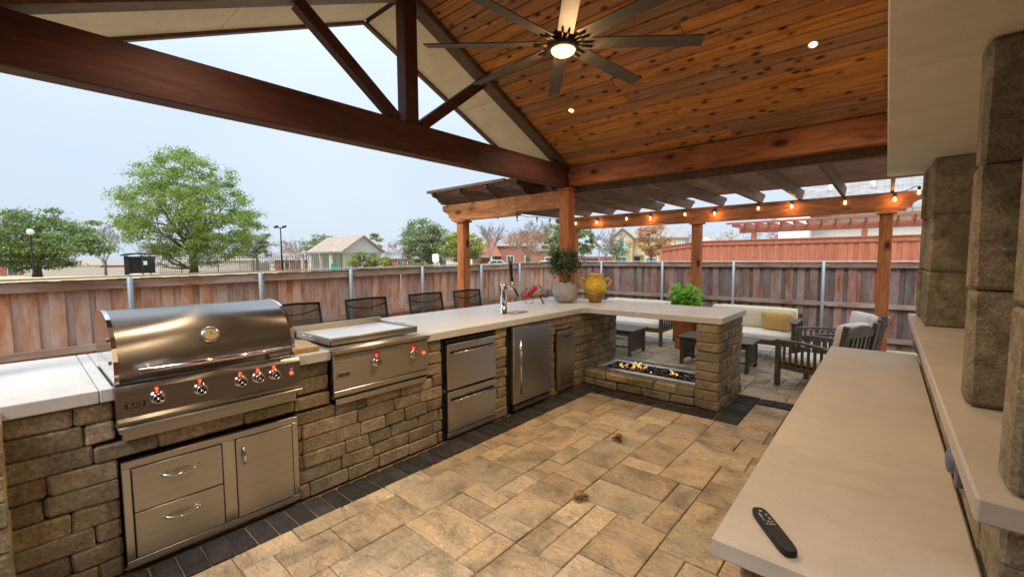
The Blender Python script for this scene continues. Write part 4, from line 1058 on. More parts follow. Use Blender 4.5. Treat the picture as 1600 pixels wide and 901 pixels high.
for (u, v, a, b) in ((-.088, 0, .005, .004), (-.062, -.010, .014, .0022), (-.068, .009, .004, .003), (-.047, .010, .005, .003), (-.038, -.011, .0035, .002), (-.030, 0.0, .003, .0045), (-.030, .011, .003, .003), (-.016, -.010, .003, .003), (-.016, .001, .003, .0045), (-.016, .011, .003, .003)):
    MB().box(u - a, u + a, v - b, v + b, .0207, .0224, .0006, M4=m4).build('button', 'remote_btn', rm)
# dried leaves
for i, (x, y, lb) in enumerate(((-1.647, 3.231, 'curled dried brown leaves on the pavers nearer the fire pit'), (-1.40, 2.262, 'curled dried brown leaves on the pavers nearer the hearth'))):
    m = MB(); r = random.Random(40 + i)
    for _ in range(5):
        a = r.uniform(0, 6.28); c = Vector((x + r.uniform(-.03, .03), y + r.uniform(-.025, .025), .008)); L = r.uniform(.03, .05)
        u = Vector((math.cos(a), math.sin(a), 0)); v = Vector((-math.sin(a), math.cos(a), 0)); pts = []
        for k in range(5):
            t = k / 4 - .5; hgt = .02 * (1 - 4 * t * t) + r.uniform(0, .012); wd = .016 * (1 - 3.2 * t * t) + .003
            pts += [c + u * L * 2 * t + v * wd + Vector((0, 0, hgt + .008)), c + u * L * 2 * t + Vector((0, 0, hgt * .4)), c + u * L * 2 * t - v * wd + Vector((0, 0, hgt + .01 * r.random()))]
        m.add(pts, [[3 * k + q, 3 * k + q + 1, 3 * k + q + 4, 3 * k + q + 3] for k in range(4) for q in (0, 1)])
    tag(m.build('dried_leaves', 'leaf_dry', fixn=False), lb, 'dried leaves', 'dried leaf clumps on the patio')

# ================================================================== FURNITURE
def table(x0, x1, y0, y1, zt, label):
    t = thing('coffee_table', label, 'coffee table', ((x0 + x1) / 2, (y0 + y1) / 2, 0), 'low slatted coffee tables on the far patio')
    n = 5; w_ = (y1 - y0) / n
    for i in range(n): bx('top_slat', 'frame', t, x0 - .04, x1 + .04, y0 + i * w_ + .003 - (.03 if i == 0 else 0), y0 + (i + 1) * w_ - .003 + (.03 if i == n - 1 else 0), zt - .022, zt, .003)
    for x in (x0, x1):
        s = 1 if x == x0 else -1
        for y in (y0, y1 - .04): bx('leg', 'frame', t, min(x, x + s * .045), max(x, x + s * .045), y, y + .04, 0.002, zt - .023, .003)
        for z in (.06, zt - .07): bx('side_rail', 'frame', t, min(x + s * .01, x + s * .03), max(x + s * .01, x + s * .03), y0 + .041, y1 - .041, z, z + .035, .002)
        for k in range(7):
            yy = y0 + .07 + k * (y1 - y0 - .17) / 6
            bx('side_slat', 'frame', t, min(x + s * .012, x + s * .028), max(x + s * .012, x + s * .028), yy, yy + .03, .096, zt - .071, .002)
    bx('apron', 'frame', t, x0 + .046, x1 - .046, y0 + .005, y0 + .025, zt - .09, zt - .024, .002)
    bx('stretcher', 'frame', t, x0 + .031, x1 - .031, (y0 + y1) / 2 - .02, (y0 + y1) / 2 + .02, .066, .09, .002)
    return t
table(-3.85, -2.93, 6.14, 6.68, .40, 'slatted coffee table seen through the fire pit opening at left')
table(-2.19, -1.30, 6.17, 6.68, .40, 'slatted coffee table standing behind the stone end pillar')
def cushion(par, name, mat, x0, x1, y0, y1, z0, z1, r=.03, rot=None):
    m = MB(); cx_, cy_, cz_ = (x0 + x1) / 2, (y0 + y1) / 2, (z0 + z1) / 2; a, b, c = (x1 - x0) / 2, (y1 - y0) / 2, (z1 - z0) / 2; N = 10
    bm = bmesh.new(); bmesh.ops.create_cube(bm, size=2); bmesh.ops.subdivide_edges(bm, edges=bm.edges[:], cuts=5, use_grid_fill=True)
    for v in bm.verts:
        p = v.co.copy(); q = Vector((p.x * a, p.y * b, p.z * c)); inn = Vector((max(-a + r, min(a - r, q.x)), max(-b + r, min(b - r, q.y)), max(-c + r, min(c - r, q.z))))
        d = q - inn
        if d.length > 0: q = inn + d.normalized() * r
        k = [0, 1, 2]; mn = min((a, 0), (b, 1), (c, 2))[1]
        o1, o2 = [i for i in k if i != mn]; f = (1 - p[o1] ** 2) * (1 - p[o2] ** 2); q[mn] += math.copysign(.018 * f, p[mn])
        v.co = q
    mt = Euler(rot).to_matrix() if rot else Matrix.Identity(3)
    me = bpy.data.meshes.new(name)
    for v in bm.verts: v.co = mt @ v.co
    for f in bm.faces: f.smooth = True
    bm.to_mesh(me); bm.free(); me.materials.append(M[mat])
    return link(name, me, par, (cx_, cy_, cz_))
def sofa(x0, x1, y0, y1, label, pillow=False):
    t = thing('patio_sofa', label, 'sofa', ((x0 + x1) / 2, (y0 + y1) / 2, 0), 'cream cushioned patio sofas by the dark fence')
    for x in (x0, x1 - .05):
        for y, h in ((y0, .56), (y1 - .05, .66)): bx('leg', 'frame', t, x, x + .05, y, y + .05, 0.002, h, .004)
        bx('arm_rest', 'frame', t, x - .015, x + .065, y0 - .02, y1 - .052, .561, .587, .006)
        bx('side_rail', 'frame', t, x + .01, x + .04, y0 + .051, y1 - .051, .24, .29, .003)
        for k in range(6):
            yy = y0 + .09 + k * (y1 - y0 - .2) / 5; bx('side_slat', 'frame', t, x + .015, x + .033, yy, yy + .025, .291, .56, .002)
    bx('seat_rail', 'frame', t, x0 + .051, x1 - .051, y0 + .01, y0 + .04, .235, .295, .003)
    bx('seat_base', 'frame', t, x0 + .052, x1 - .052, y0 + .045, y1 - .05, .262, .29, .003)
    bx('back_rail', 'frame', t, x0 + .051, x1 - .051, y1 - .045, y1 - .01, .60, .65, .003)
    for k in range(9):
        xx = x0 + .1 + k * (x1 - x0 - .22) / 8; bx('back_slat', 'frame', t, xx, xx + .03, y1 - .04, y1 - .02, .29, .60, .002)
    cushion(t, 'seat_cushion', 'white_c', x0 + .055, x1 - .055, y0 - .01, y1 - .12, .295, .40)
    cushion(t, 'back_cushion', 'cream', x0 + .055, x1 - .055, y1 - .24, y1 - .06, .41, .735, .035, (.14, 0, 0))
    return t
sofa(-4.2, -2.84, 7.13, 7.82, 'cream cushioned patio sofa left of the terracotta planter')
sofa(-2.24, -.93, 7.14, 7.85, 'cream cushioned patio sofa with gold pillow right of the planter')
pw = cushion(None, 'throw_pillow', 'gold', -1.42, -.99, 7.40, 7.52, .41, .71, .05, (.30, .0, -.12)); tag(pw, 'gold fringed throw pillow on the right-hand sofa', 'pillow')
def armchair(label):
    t = thing('patio_armchair', label, 'armchair', (0, 0, 0), 'slatted patio armchairs with pale cushions')
    d = .30; w_ = .29        # faces +X
    for s in (-1, 1):
        y = s * w_
        bx('leg', 'frame', t, d - .05, d, y - .025, y + .025, .002, .55, .004)
        MB().box(-.025, .025, -.025, .025, 0, .80, .004, M4=Matrix.Translation((-d, y, .005)) @ Matrix.Rotation(-.16, 4, 'Y')).build('leg', 'frame', t)
        pts = [(d + .03, .535), (d - .1, .553), (0, .556), (-.2, .538), (-d - .04, .50), (-d - .04, .475), (-.2, .512), (0, .53), (d - .1, .527), (d + .03, .512)]
        MB().prism(pts, y - .03, y + .03, 'Y').build('arm_rest', 'frame', t)
        bx('side_rail', 'frame', t, -d - .0, d - .051, y - .012, y + .012, .21, .26, .003)
        for k in range(7):
            xx = -d + .09 + k * (2 * d - .2) / 6; bx('side_slat', 'frame', t, xx, xx + .028, y - .008, y + .008, .261, .505, .002)
    bx('seat_rail', 'frame', t, d - .045, d - .012, -w_ + .026, w_ - .026, .21, .27, .003)
    bx('seat_base', 'frame', t, -d, d - .047, -w_ + .026, w_ - .026, .235, .262, .003)
    m4 = Matrix.Translation((-d, 0, .005)) @ Matrix.Rotation(-.16, 4, 'Y')
    m = [(-w_ + .03, .72), (-.15, .775), (0, .79), (.15, .775), (w_ - .03, .72), (w_ - .03, .66), (-w_ + .03, .66)]
    mm = MB().prism(m, -.012, .012, 'X'); mm.v = [m4 @ v for v in mm.v]; mm.build('top_rail', 'frame', t)
    MB().box(-.012, .012, -w_ + .026, w_ - .026, .30, .34, .002, M4=m4).build('back_rail', 'frame', t)
    for k in range(6):
        yy = -w_ + .07 + k * (2 * w_ - .165) / 5; MB().box(-.009, .009, yy, yy + .028, .341, .66, .002, M4=m4).build('back_slat', 'frame', t)
    cushion(t, 'seat_cushion', 'white_c', -d + .05, d - .02, -w_ + .035, w_ - .035, .27, .36)
    c = cushion(t, 'back_cushion', 'white_c', -.05, .05, -w_ + .04, w_ - .04, -.20, .22, .03)
    c.location = m4 @ Vector((.075, 0, .58)); c.rotation_euler = (0, -.16, 0)
    return t
a1 = armchair('slatted patio armchair nearest the hearth, facing the sofas'); a1.location = (-.56, 6.02, 0); a1.rotation_euler = (0, 0, math.radians(157))
a2 = copy_tree(a1); a2['label'] = 'slatted patio armchair farther back, close to the pergola post'; a2.location = (-.50, 6.95, 0); a2.rotation_euler = (0, 0, math.radians(206))
tp = thing('terracotta_planter', 'tall terracotta planter with bright green leafy plant between the sofas', 'potted plant', (-2.52, 7.30, 0))
MB().lathe([(.15, 0), (.16, .02), (.225, .50), (.25, .51), (.25, .56), (.235, .565), (.22, .54), (.0, .53)], (-2.5, 7.30, .002), 28, caps=False).build('pot', 'terra', tp)
r = random.Random(3)
m = leaf_ball(440, (-2.5, 7.30, .80), .225, .225, .22, .066, .030, r, .2, 34, .24)
for _ in range(26):
    a, e = r.uniform(0, 6.28), r.uniform(.5, 1.5); m.tube([(-2.5, 7.3, .54), (-2.5 + .14 * math.cos(a) * math.cos(e), 7.3 + .14 * math.sin(a) * math.cos(e), .70), (-2.5 + .24 * math.cos(a) * math.cos(e), 7.3 + .24 * math.sin(a) * math.cos(e), .62 + .34 * math.sin(e))], .005, 4)
m.build('foliage', 'leaf_pot', tp, fixn=False)

# ================================================================== BEYOND THE FENCE
def far(px, D, py=420):
    d = CW @ Vector((px - 800, -(py - 450.5), -672)); p = CAMP + d * (D / 672); return Vector((p.x, p.y, gz(p.x, p.y)))
def rowz(px, py, D):
    d = CW @ Vector((px - 800, -(py - 450.5), -672)); return (CAMP + d * (D / 672)).z
def branch(m, p, d, L, r0, depth, r, spread, tips, sides=4, up=.12, nch=(2, 4), minr=.004):
    n = 3; pts = [p]; q = p.copy(); dd = d.copy()
    for i in range(n):
        dd = (dd + Vector((r.gauss(0, .13), r.gauss(0, .13), r.gauss(0, .08) + up * .3))).normalized(); q = q + dd * (L / n); pts.append(q.copy())
    r1 = max(r0 * .6, minr); m.tube(pts, [r0 + (r1 - r0) * i / n for i in range(n + 1)], sides if depth > 1 else 3, caps=False)
    if depth <= 0: tips.append(q); return
    for k in range(r.randint(*nch)):
        nd = (dd + Vector((r.gauss(0, spread), r.gauss(0, spread), r.gauss(0, spread * .6) + up))).normalized()
        st = pts[r.randint(1, n)] if k else q
        branch(m, st, nd, L * r.uniform(.6, .85), r1, depth - 1, r, spread, tips, sides, up, nch, minr)
def bare_tree(px, D, top, label, mat='twig', W=None, depth=6, seed=1, spread=.5, base=None, group=None, trunkf=.25, minr=.012):
    b = far(px, D); zt = rowz(px, top, D); H = zt - b.z; r = random.Random(seed)
    t = thing('bare_tree', label, 'tree', b, group)
    m = MB(); tips = []
    th_ = H * trunkf; m.tube([b, b + Vector((.02 * H, 0, th_ * .6)), b + Vector((0, .01 * H, th_))], [H * .022, H * .018, H * .016], 7, caps=False)
    m.build('trunk', 'bark', t, fixn=False)
    m = MB()
    for k in range(5):
        a = k * 1.26 + r.random(); branch(m, b + Vector((0, 0, th_ * r.uniform(.85, 1))), Vector((math.cos(a) * spread * 1.1, math.sin(a) * spread * 1.1, 1)).normalized(), H * .24, H * .011, depth - 1, r, spread, tips, 4, .1, (2, 3), minr)
    m.build('crown', mat, t, fixn=False)
    return t, tips
def leafy_tree(px, D, top, bottom_crown, wpx, label, mat, n=9000, ls=.16, seed=1, nclump=90, csd=.13, name='leafy_tree', cat='tree', trunk=True, shell=.35, dens_shift=0, cp=0, trmat='bark', wide_low=False, group=None):
    b = far(px, D); s = D / 672; zt = rowz(px, top, D); zb = rowz(px, bottom_crown, D); r = random.Random(seed)
    t = thing(name, label, cat, b, group); W = wpx * s / 2; Hc = (zt - zb) / 2; cz_ = (zt + zb) / 2; cen = Vector((b.x, b.y, cz_)) + CW @ Vector((cp * s, 0, 0))
    if trunk:
        m = MB(); m.tube([b + Vector((0, 0, -.1)), b + Vector((.05 * W, 0, (zb - b.z) * .6)), Vector((b.x, b.y, zb + Hc * .3))], [W * .075, W * .06, W * .045], 8, caps=False)
        m.build('trunk', trmat, t, fixn=False)
        m = MB(); tips = []
        for k in range(8):
            a = k * .8 + r.random() * .5; e = r.uniform(.3, 1.1)
            branch(m, Vector((b.x, b.y, zb + Hc * r.uniform(-.05, .3))), Vector((math.cos(a) * math.cos(e), math.sin(a) * math.cos(e), math.sin(e))), W * .42, W * .03, 3, r, .45, tips, 5, .08, (2, 3), .02)
        m.build('limbs', trmat, t, fixn=False)
    cl = []
    while len(cl) < nclump:
        v = Vector((r.uniform(-1, 1), r.uniform(-1, 1), r.uniform(-1, 1)))
        if not (shell < v.length < 1): continue
        if wide_low:
            k = 1.04 - .46 * max(0, (v.z + .3)) ** 1.5
            if math.hypot(v.x, v.y) > k: continue
        cl.append((v, r.uniform(.6, 1.4)))
    m = MB(); L = ls
    for i in range(n):
        c, q_ = r.choice(cl); cs = csd * q_
        v = c + Vector((r.gauss(0, cs), r.gauss(0, cs), r.gauss(0, cs * .6)))
        p = cen + Vector((v.x * W, v.y * W, v.z * Hc))
        q = Euler((r.uniform(-1.1, 1.1), r.uniform(-1.1, 1.1), r.uniform(0, 6.28))).to_matrix(); sc = r.uniform(.6, 1.4) * L
        m.add([p + q @ Vector(k) for k in ((-sc * .5, 0, 0), (0, -sc * .22, 0), (sc * .5, 0, sc * .08), (0, sc * .22, 0))], [(0, 1, 2, 3)])
    m.build('crown', mat, t, fixn=False)
    return t
leafy_tree(302, 38, 241, 418, 196, 'big bright green oak tree beyond the left fence', 'leaf_g', 60000, .18, 5, 420, .058, wide_low=True, shell=.0)
leafy_tree(58, 55, 326, 421, 172, 'broad dark green live oak at the far left behind the lamp post', 'leaf_d', 26000, .36, 8, 150, .10, shell=.1)
leafy_tree(402, 70, 360, 404, 58, 'small grey-green tree just right of the big oak', 'leaf_b', 3000, .4, 12, 40, .13)
leafy_tree(668, 50, 343, 412, 88, 'rounded grey-green tree left of the pergola post', 'leaf_b', 12000, .28, 13, 120, .1, shell=.1)
leafy_tree(722, 44, 363, 408, 66, 'yellow-green rounded tree behind the pergola corner post', 'leaf_y', 8000, .24, 14, 60, .12, shell=.1)
leafy_tree(570, 36, 393, 421, 50, 'low yellow-green shrub in front of the park clubhouse', 'leaf_y', 2500, .16, 15, 30, .15, name='shrub', cat='shrub')
leafy_tree(603, 36, 402, 421, 20, 'small yellow-green shrub right of the clubhouse', 'leaf_y', 900, .16, 16, 14, .2, name='shrub', cat='shrub')
leafy_tree(506, 85, 366, 402, 62, 'pale green tree behind the left end of the clubhouse roof', 'leaf_b', 3000, .45, 17, 40, .14)
leafy_tree(585, 90, 366, 392, 30, 'pale green treetop behind the right side of the clubhouse', 'leaf_b', 1200, .4, 18, 20, .15)
leafy_tree(874, 48, 343, 408, 54, 'grey-green tree behind the main pavilion post', 'leaf_b', 8000, .26, 19, 70, .12, shell=.1)
leafy_tree(912, 50, 358, 398, 30, 'dark green tree between the orange posts and the pale street lamp', 'leaf_d', 2600, .26, 20, 26, .16)
leafy_tree(963, 58, 374, 400, 40, 'thin olive tree in front of the yellow brick house', 'leaf_b', 1500, .26, 21, 30, .14)
leafy_tree(1016, 44, 353, 402, 62, 'orange-leaved autumn tree in front of the yellow brick house', 'leaf_o', 3600, .24, 22, 50, .12)
leafy_tree(650, 40, 410, 423, 60, 'dark low hedge below the grey-green tree by the iron fence', 'leaf_d', 2200, .2, 23, 30, .2, name='hedge', cat='hedge', trunk=False)
bt_, tips = bare_tree(165, 66, 346, 'bare winter tree between the live oak and the big green oak', 'twig', depth=6, seed=2, spread=.42, minr=.022)
bare_tree(765, 60, 342, 'slim bare tree just right of the pergola corner post', 'twig', depth=6, seed=3, spread=.34, minr=.02)
t_, tips = bare_tree(826, 42, 330, 'wide bare tree with last orange leaves behind the beer tap', 'twig', depth=7, seed=6, spread=.75, minr=.012, trunkf=.2)
m = MB(); r = random.Random(9)
for p in tips:
    if r.random() < .5 and p.z < rowz(826, 362, 42):
        for _ in range(6):
            c = p + Vector((r.gauss(0, .15), r.gauss(0, .15), r.gauss(0, .15))); q = Euler((r.uniform(-1, 1), r.uniform(-1, 1), r.uniform(0, 6))).to_matrix()
            m.add([c + q @ Vector(k) * .14 for k in ((-.5, 0, 0), (0, -.3, 0), (.5, 0, 0), (0, .3, 0))], [(0, 1, 2, 3)])
if m.v: m.build('leaves', 'leaf_o', t_, fixn=False)
bare_tree(946, 52, 350, 'bare tree right of the pale street lamp', 'twig', depth=6, seed=8, spread=.45, minr=.016)
bare_tree(1064, 80, 352, 'small bare treetop beside the middle pergola post', 'twig', depth=5, seed=18, spread=.4, minr=.03)
bare_tree(1152, 60, 345, 'pinkish bare tree above the red stained fence', 'twig_pink', depth=6, seed=10, spread=.75, minr=.02)
bare_tree(1222, 34, 322, 'large pinkish bare tree beside the neighbour chimney', 'twig_pink', depth=7, seed=12, spread=.95, minr=.011, trunkf=.35)
bare_tree(628, 95, 366, 'pinkish bare tree behind the clubhouse to the right', 'twig_pink', depth=6, seed=14, spread=.6, minr=.035)
bare_tree(462, 95, 368, 'pinkish bare tree behind the floodlight pole', 'twig_pink', depth=6, seed=15, spread=.6, minr=.035)
bare_tree(235, 90, 372, 'small bare tree behind the black park shelter', 'twig', depth=5, seed=16, spread=.5, minr=.035)

def frame_at(px, D, yaw=0):      # local frame: x to the right in view, y away, z up
    b = far(px, D); d = Vector((b.x, b.y, 0)).normalized(); a = math.atan2(d.y, d.x) - PI / 2 + yaw
    return b, Matrix.Translation(b) @ Matrix.Rotation(a, 4, 'Z')
class LB(MB):
    def __init__(s, m4): super().__init__(); s.m4 = m4
    def b(s, *a): return s.box(*a, M4=s.m4)
    def pr(s, prof, a, b, axis='Y'):
        n = len(s.v); s.prism(prof, a, b, axis)
        for i in range(n, len(s.v)): s.v[i] = s.m4 @ s.v[i]
        return s
def win(par, m4, x0, x1, z0, z1, y, glass='window', arch=False):
    w_ = LB(m4).b(x0 - .08, x1 + .08, y - .06, y - .005, z0 - .08, z1 + .08).build('window', 'white', par)
    LB(m4).b(x0, (x0 + x1) / 2 - .02, y - .075, y - .061, z0, z1).build('pane', glass, w_)
    LB(m4).b((x0 + x1) / 2 + .02, x1, y - .075, y - .061, z0, z1).build('pane', glass, w_)
def house(name, label, px, D, wpx, eave, ridge, wall, roof, yaw=0, depth=8, gable_front=True, wins=(), door=None, cat='house', glass='window', base=None):
    b, m4 = frame_at(px, D, yaw); s = D / 672; W = wpx * s / 2; ze = rowz(px, eave, D) - b.z; zr = rowz(px, ridge, D) - b.z
    t = thing(name, label, cat, b)
    LB(m4).b(-W, W, 0, depth, -.5, ze).build('wall', wall, t)
    if gable_front:
        LB(m4).pr([(-W, ze + .002), (W, ze + .002), (0, zr - .05)], .01, depth - .01).build('gable', wall, t)
        for sgn in (-1, 1):
            LB(m4).pr([(sgn * (W + .4), ze - .25 * 0 - .12), (sgn * (W + .4), ze + .06), (0, zr + .14), (0, zr - .03)], -.4, depth + .4).build('roof', roof, t, uvroof=True)
    else:
        LB(m4).pr([(-.4, ze - .1), (-.4, ze + .05), (depth / 2, zr + .1), (depth / 2, zr - .06)], -W - .4, W + .4, 'X').build('roof', roof, t, uvroof=True)
        LB(m4).pr([(depth + .4, ze - .1), (depth + .4, ze + .05), (depth / 2, zr + .1), (depth / 2, zr - .06)], -W - .4, W + .4, 'X').build('roof', roof, t, uvroof=True)
        LB(m4).pr([(0, ze + .002), (depth, ze + .002), (depth / 2, zr - .1)], -W + .01, W - .01, 'X').build('gable', wall, t)
    for (x0, x1, z0, z1) in wins: win(t, m4, x0 * W, x1 * W, z0 * ze, z1 * ze, 0, glass)
    if door: LB(m4).b(door[0] * W, door[1] * W, -.06, -.005, -.2, door[2] * ze).build('door', 'plank_red', t)
    return t, m4, W, ze, zr
# park clubhouse
ch_, m4, W, ze, zr = house('park_clubhouse', 'small park clubhouse with tan gabled roof behind the iron fence', 568, 58, 66, 393, 369, 'siding_g', 'shingle_t', yaw=.55, depth=9, wins=((-.6, -.1, .2, .75),), cat='clubhouse')
LB(m4).b(-W - .35, -W - .02, .0, 9.2, ze - .25, ze - .13).build('beam', 'white', ch_)
LB(m4).b(W * .3, W * .8, -.08, -.005, 0, ze * .85).build('stone_pier', 'brick_y', ch_)
for k in range(4): LB(m4).b(-W - 1.6, -W - 1.3, k * 2.6 + .3, k * 2.6 + .6, -.4, ze - .26).build('column', 'siding', ch_)
LB(m4).b(-W - 1.9, -W - .37, -.2, 9.2, ze - .25, ze - .12).build('porch_roof', 'shingle_t', ch_, uvroof=True)
# red brick houses
h1, m4, W, ze, zr = house('brick_house', 'red brick house with grey roof behind the wide bare tree', 790, 74, 112, 384, 366, 'brick_r', 'shingle', depth=10, gable_front=False, wins=((-.3, -.12, .15, .55), (.05, .22, .15, .55), (.55, .75, .15, .55)), door=(-.75, -.6, .5))
LB(m4).pr([(-.72 * W, ze * .55), (-.1 * W, ze * .55), (-.41 * W, ze * 1.5)], -1.2, 4).build('front_gable', 'brick_r', h1)
LB(m4).b(-.95 * W, -.35 * W, -2.6, -.9, ze * .5, ze * .58).build('porch_roof', 'shingle', h1, uvroof=True)
for k in (-.92, -.38): LB(m4).b(k * W - .15, k * W + .15, -2.5, -2.2, -.4, ze * .5).build('column', 'white', h1)
house('brick_house', 'red brick house half hidden behind the topiary and main post', 858, 60, 60, 391, 380, 'brick_r', 'shingle', depth=8, gable_front=False, wins=((-.2, .2, .2, .6),))
# yellow house
h2, m4, W, ze, zr = house('yellow_brick_house', 'two-storey yellow brick house with tall blue windows and grey roof', 1012, 60, 108, 372, 354, 'brick_y', 'shingle', depth=9, gable_front=False, wins=((.7, .76, .45, .9), (.84, .88, .68, .92), (.91, .95, .68, .92)), glass='window_b')
gw = .28 * W
LB(m4).b(-.98 * W, -.42 * W, -1.4, -.01, -.5, ze).build('front_wing', 'brick_y', h2)
LB(m4).pr([(-.98 * W, ze + .002), (-.42 * W, ze + .002), (-.70 * W, ze + 1.25)], -1.39, 2).build('front_gable', 'brick_y', h2)
for sg in (-1, 1): LB(m4).pr([(-.70 * W + sg * (.28 * W + .3), ze - .15), (-.70 * W + sg * (.28 * W + .3), ze + .03), (-.70 * W, ze + 1.5), (-.70 * W, ze + 1.3)], -1.7, 3).build('roof', 'shingle', h2, uvroof=True)
win(h2, m4, -.78 * W, -.66 * W, ze * .55, ze * 1.02, -1.4, 'window_b'); win(h2, m4, -.84 * W, -.58 * W, .05, ze * .38, -1.4, 'window_b')
win(h2, m4, -.05 * W, .25 * W, .05, ze * .35, 0, 'window_b')
LB(m4).b(-.36 * W, -.22 * W, -.06, -.004, -.2, ze * .38).build('door', 'window', h2)
LB(m4).b(-.40 * W, -.12 * W, -1.5, -.03, ze * .42, ze * .47).build('porch_roof', 'shingle', h2, uvroof=True)
# white houses beyond
house('white_house', 'low white house with small windows left of the middle pergola post', 1078, 86, 46, 381, 368, 'siding', 'shingle', depth=8, gable_front=False, wins=((-.7, -.4, .55, .85), (-.3, 0, .55, .85)))
h3, m4, W, ze, zr = house('white_house', 'white gabled house with grey roof seen above the red stained fence', 1118, 80, 64, 378, 362, 'siding', 'shingle', depth=9, gable_front=False, wins=((-.5, -.3, .6, .85),))
LB(m4).pr([(-.75 * W, ze - .1), (-.15 * W, ze - .1), (-.45 * W, ze + 1.0)], -1.0, 2).build('front_gable', 'white', h3)
house('brick_house', 'pinkish brick house at the far left edge behind the live oak', 12, 92, 66, 412, 404, 'brick_r', 'shingle', depth=9, gable_front=False, wins=((.0, .3, .1, .8), (.5, .8, .1, .8)))
house('white_house', 'pale walled house with tan roof behind the far park fence', 95, 110, 90, 415, 406, 'siding', 'shingle_t', depth=9, gable_front=False, wins=((-.5, -.3, .3, .8),))
house('white_house', 'pale roofed house right of the bare park tree', 195, 120, 60, 414, 404, 'brick_r', 'shingle', depth=9, gable_front=False)
# neighbour house (right)
nb_ = thing('neighbour_house', 'neighbour house with large grey shingled roof and white chimney wall', 'house', (-1, 27, -.4))
MB().prism([(24, 3.3), (24, 3.5), (33, 8.6), (33, 8.3)], -3.4, 12, 'X').build('roof', 'shingle', nb_, uvroof=True)
MB().box(-3.0, 12, 24.6, 33, -.5, 3.4).build('wall', 'siding', nb_)
MB().box(-3.9, -2.7, 23.6, 24.9, -.4, 4.0).build('chimney_wall', 'white', nb_)
MB().prism([(23.4, 3.62), (23.4, 3.72), (24.6, 4.15), (24.6, 4.05)], -4.6, -1.9, 'X').build('eave_roof', 'shingle', nb_, uvroof=True)
for x in (-2.2, -.6): MB().tube([(x, 26, 4.6), (x, 26, 5.0)], .08, 8).build('roof_vent', 'white', nb_)
# neighbour pergola
npg = thing('neighbour_pergola', 'brown stained pergola of the neighbour behind the red fence', 'pergola', (-1, 19.5, 0))
bx('beam', 'redZ', npg, -4.4, 2.5, 18.6, 18.75, 2.45, 2.68, .01); bx('front_trim', 'redZ', npg, -4.8, 2.5, 18.3, 18.35, 2.78, 2.86, .01)
for k in range(18): bx('rafter', 'redZ', npg, -4.6 + k * .4, -4.55 + k * .4, 18.36, 21, 2.69, 2.84, .005)
for x in (-3.9, -.6, 2.2): bx('post', 'redZ', npg, x - .08, x + .08, 18.6, 18.76, -.5, 2.44, .01)
# red stained fence
rf = thing('red_stained_fence', 'tall red stained privacy fence of the neighbour behind the dark fence', 'fence', (-2, 17.5, -.5))
YF = 17.5; xl = px_to_xy(1100, 378, YF).x; ztf = lambda x: 2.12 + (0 if x > xl else -.11 * (xl - x))
xl2 = px_to_xy(1034, 390, YF).x
x = xl2
tmp = {}
bm_ = MB().box(-.07, .07, -.01, .01, -1.15, 1.15, .004).build('picket', 'redZ', None, origin=(0, 0, 0)); pm = bm_.data; bpy.data.objects.remove(bm_)
k = 0
while x < 3.4:
    link('picket', pm, rf, (x, YF + (.02 if k % 2 else 0), ztf(x) - 1.2)); x += .128; k += 1
for k in range(12): link('picket', pm, rf, (xl2 - .02, YF + .1 + k * .13, ztf(xl2) - 1.22), (0, 0, PI / 2))
for a, b in ((xl2, xl), (xl, 3.4)):
    n_ = MB(); n_.add([(a, YF - .09, ztf(a)), (b, YF - .09, ztf(b)), (b, YF + .09, ztf(b)), (a, YF + .09, ztf(a)), (a, YF - .09, ztf(a) + .035), (b, YF - .09, ztf(b) + .035), (b, YF + .09, ztf(b) + .035), (a, YF + .09, ztf(a) + .035)], [(0, 1, 2, 3), (4, 5, 6, 7), (0, 1, 5, 4), (2, 3, 7, 6), (0, 3, 7, 4), (1, 2, 6, 5)]); n_.build('cap_board', 'redZ', rf)
    n_ = MB(); n_.add([(a, YF - .05, ztf(a) - .15), (b, YF - .05, ztf(b) - .15), (b, YF - .012, ztf(b) - .15), (a, YF - .012, ztf(a) - .15), (a, YF - .05, ztf(a) - .002), (b, YF - .05, ztf(b) - .002), (b, YF - .012, ztf(b) - .002), (a, YF - .012, ztf(a) - .002)], [(0, 1, 2, 3), (4, 5, 6, 7), (0, 1, 5, 4), (2, 3, 7, 6), (0, 3, 7, 4), (1, 2, 6, 5)]); n_.build('trim_board', 'redZ', rf)
# far fences
def run_fence(name, label, pa, Da, pb, Db, h, mat, iron=False, step=.14, zoff=0):
    A, B = far(pa, Da), far(pb, Db); t = thing(name, label, 'fence', (A + B) / 2); L = (B - A).length; n = max(2, int(L / step)); d = (B - A) / n; u = d.normalized(); m = MB()
    for i in range(n + 1):
        p = A + d * i; p.z = gz(p.x, p.y) + zoff
        if iron: m.tube([p, p + Vector((0, 0, h))], .012 if i % 18 else .035, 4)
        else:
            a = math.atan2(u.y, u.x); m.box(-step * .47, step * .47, -.01, .01, 0, h + .03 * (i % 2), M4=Matrix.Translation(p) @ Matrix.Rotation(a, 4, 'Z'))
    pk = m.build('bars' if iron else 'boards', mat, t, fixn=False); pk['kind'] = 'stuff'
    if iron:
        for z in (.12, h - .15, h - .02):
            m = MB(); m.tube([Vector((*(A + d * i).xy, gz(*(A + d * i).xy) + z + zoff)) for i in range(n + 1)], .02, 4); m.build('rail', mat, t, fixn=False)
    return t
run_fence('iron_fence', 'black iron picket fence in front of the big oak and clubhouse', 224, 31, 480, 34, 1.25, 'iron', True, .13)
run_fence('iron_fence', 'black iron picket fence running right of the clubhouse to the post', 480, 34.1, 758, 38, 1.45, 'iron', True, .14)
run_fence('iron_fence', 'taller pale-topped iron fence behind the floodlight pole', 375, 43, 500, 46, 2.0, 'galv', True, .2)
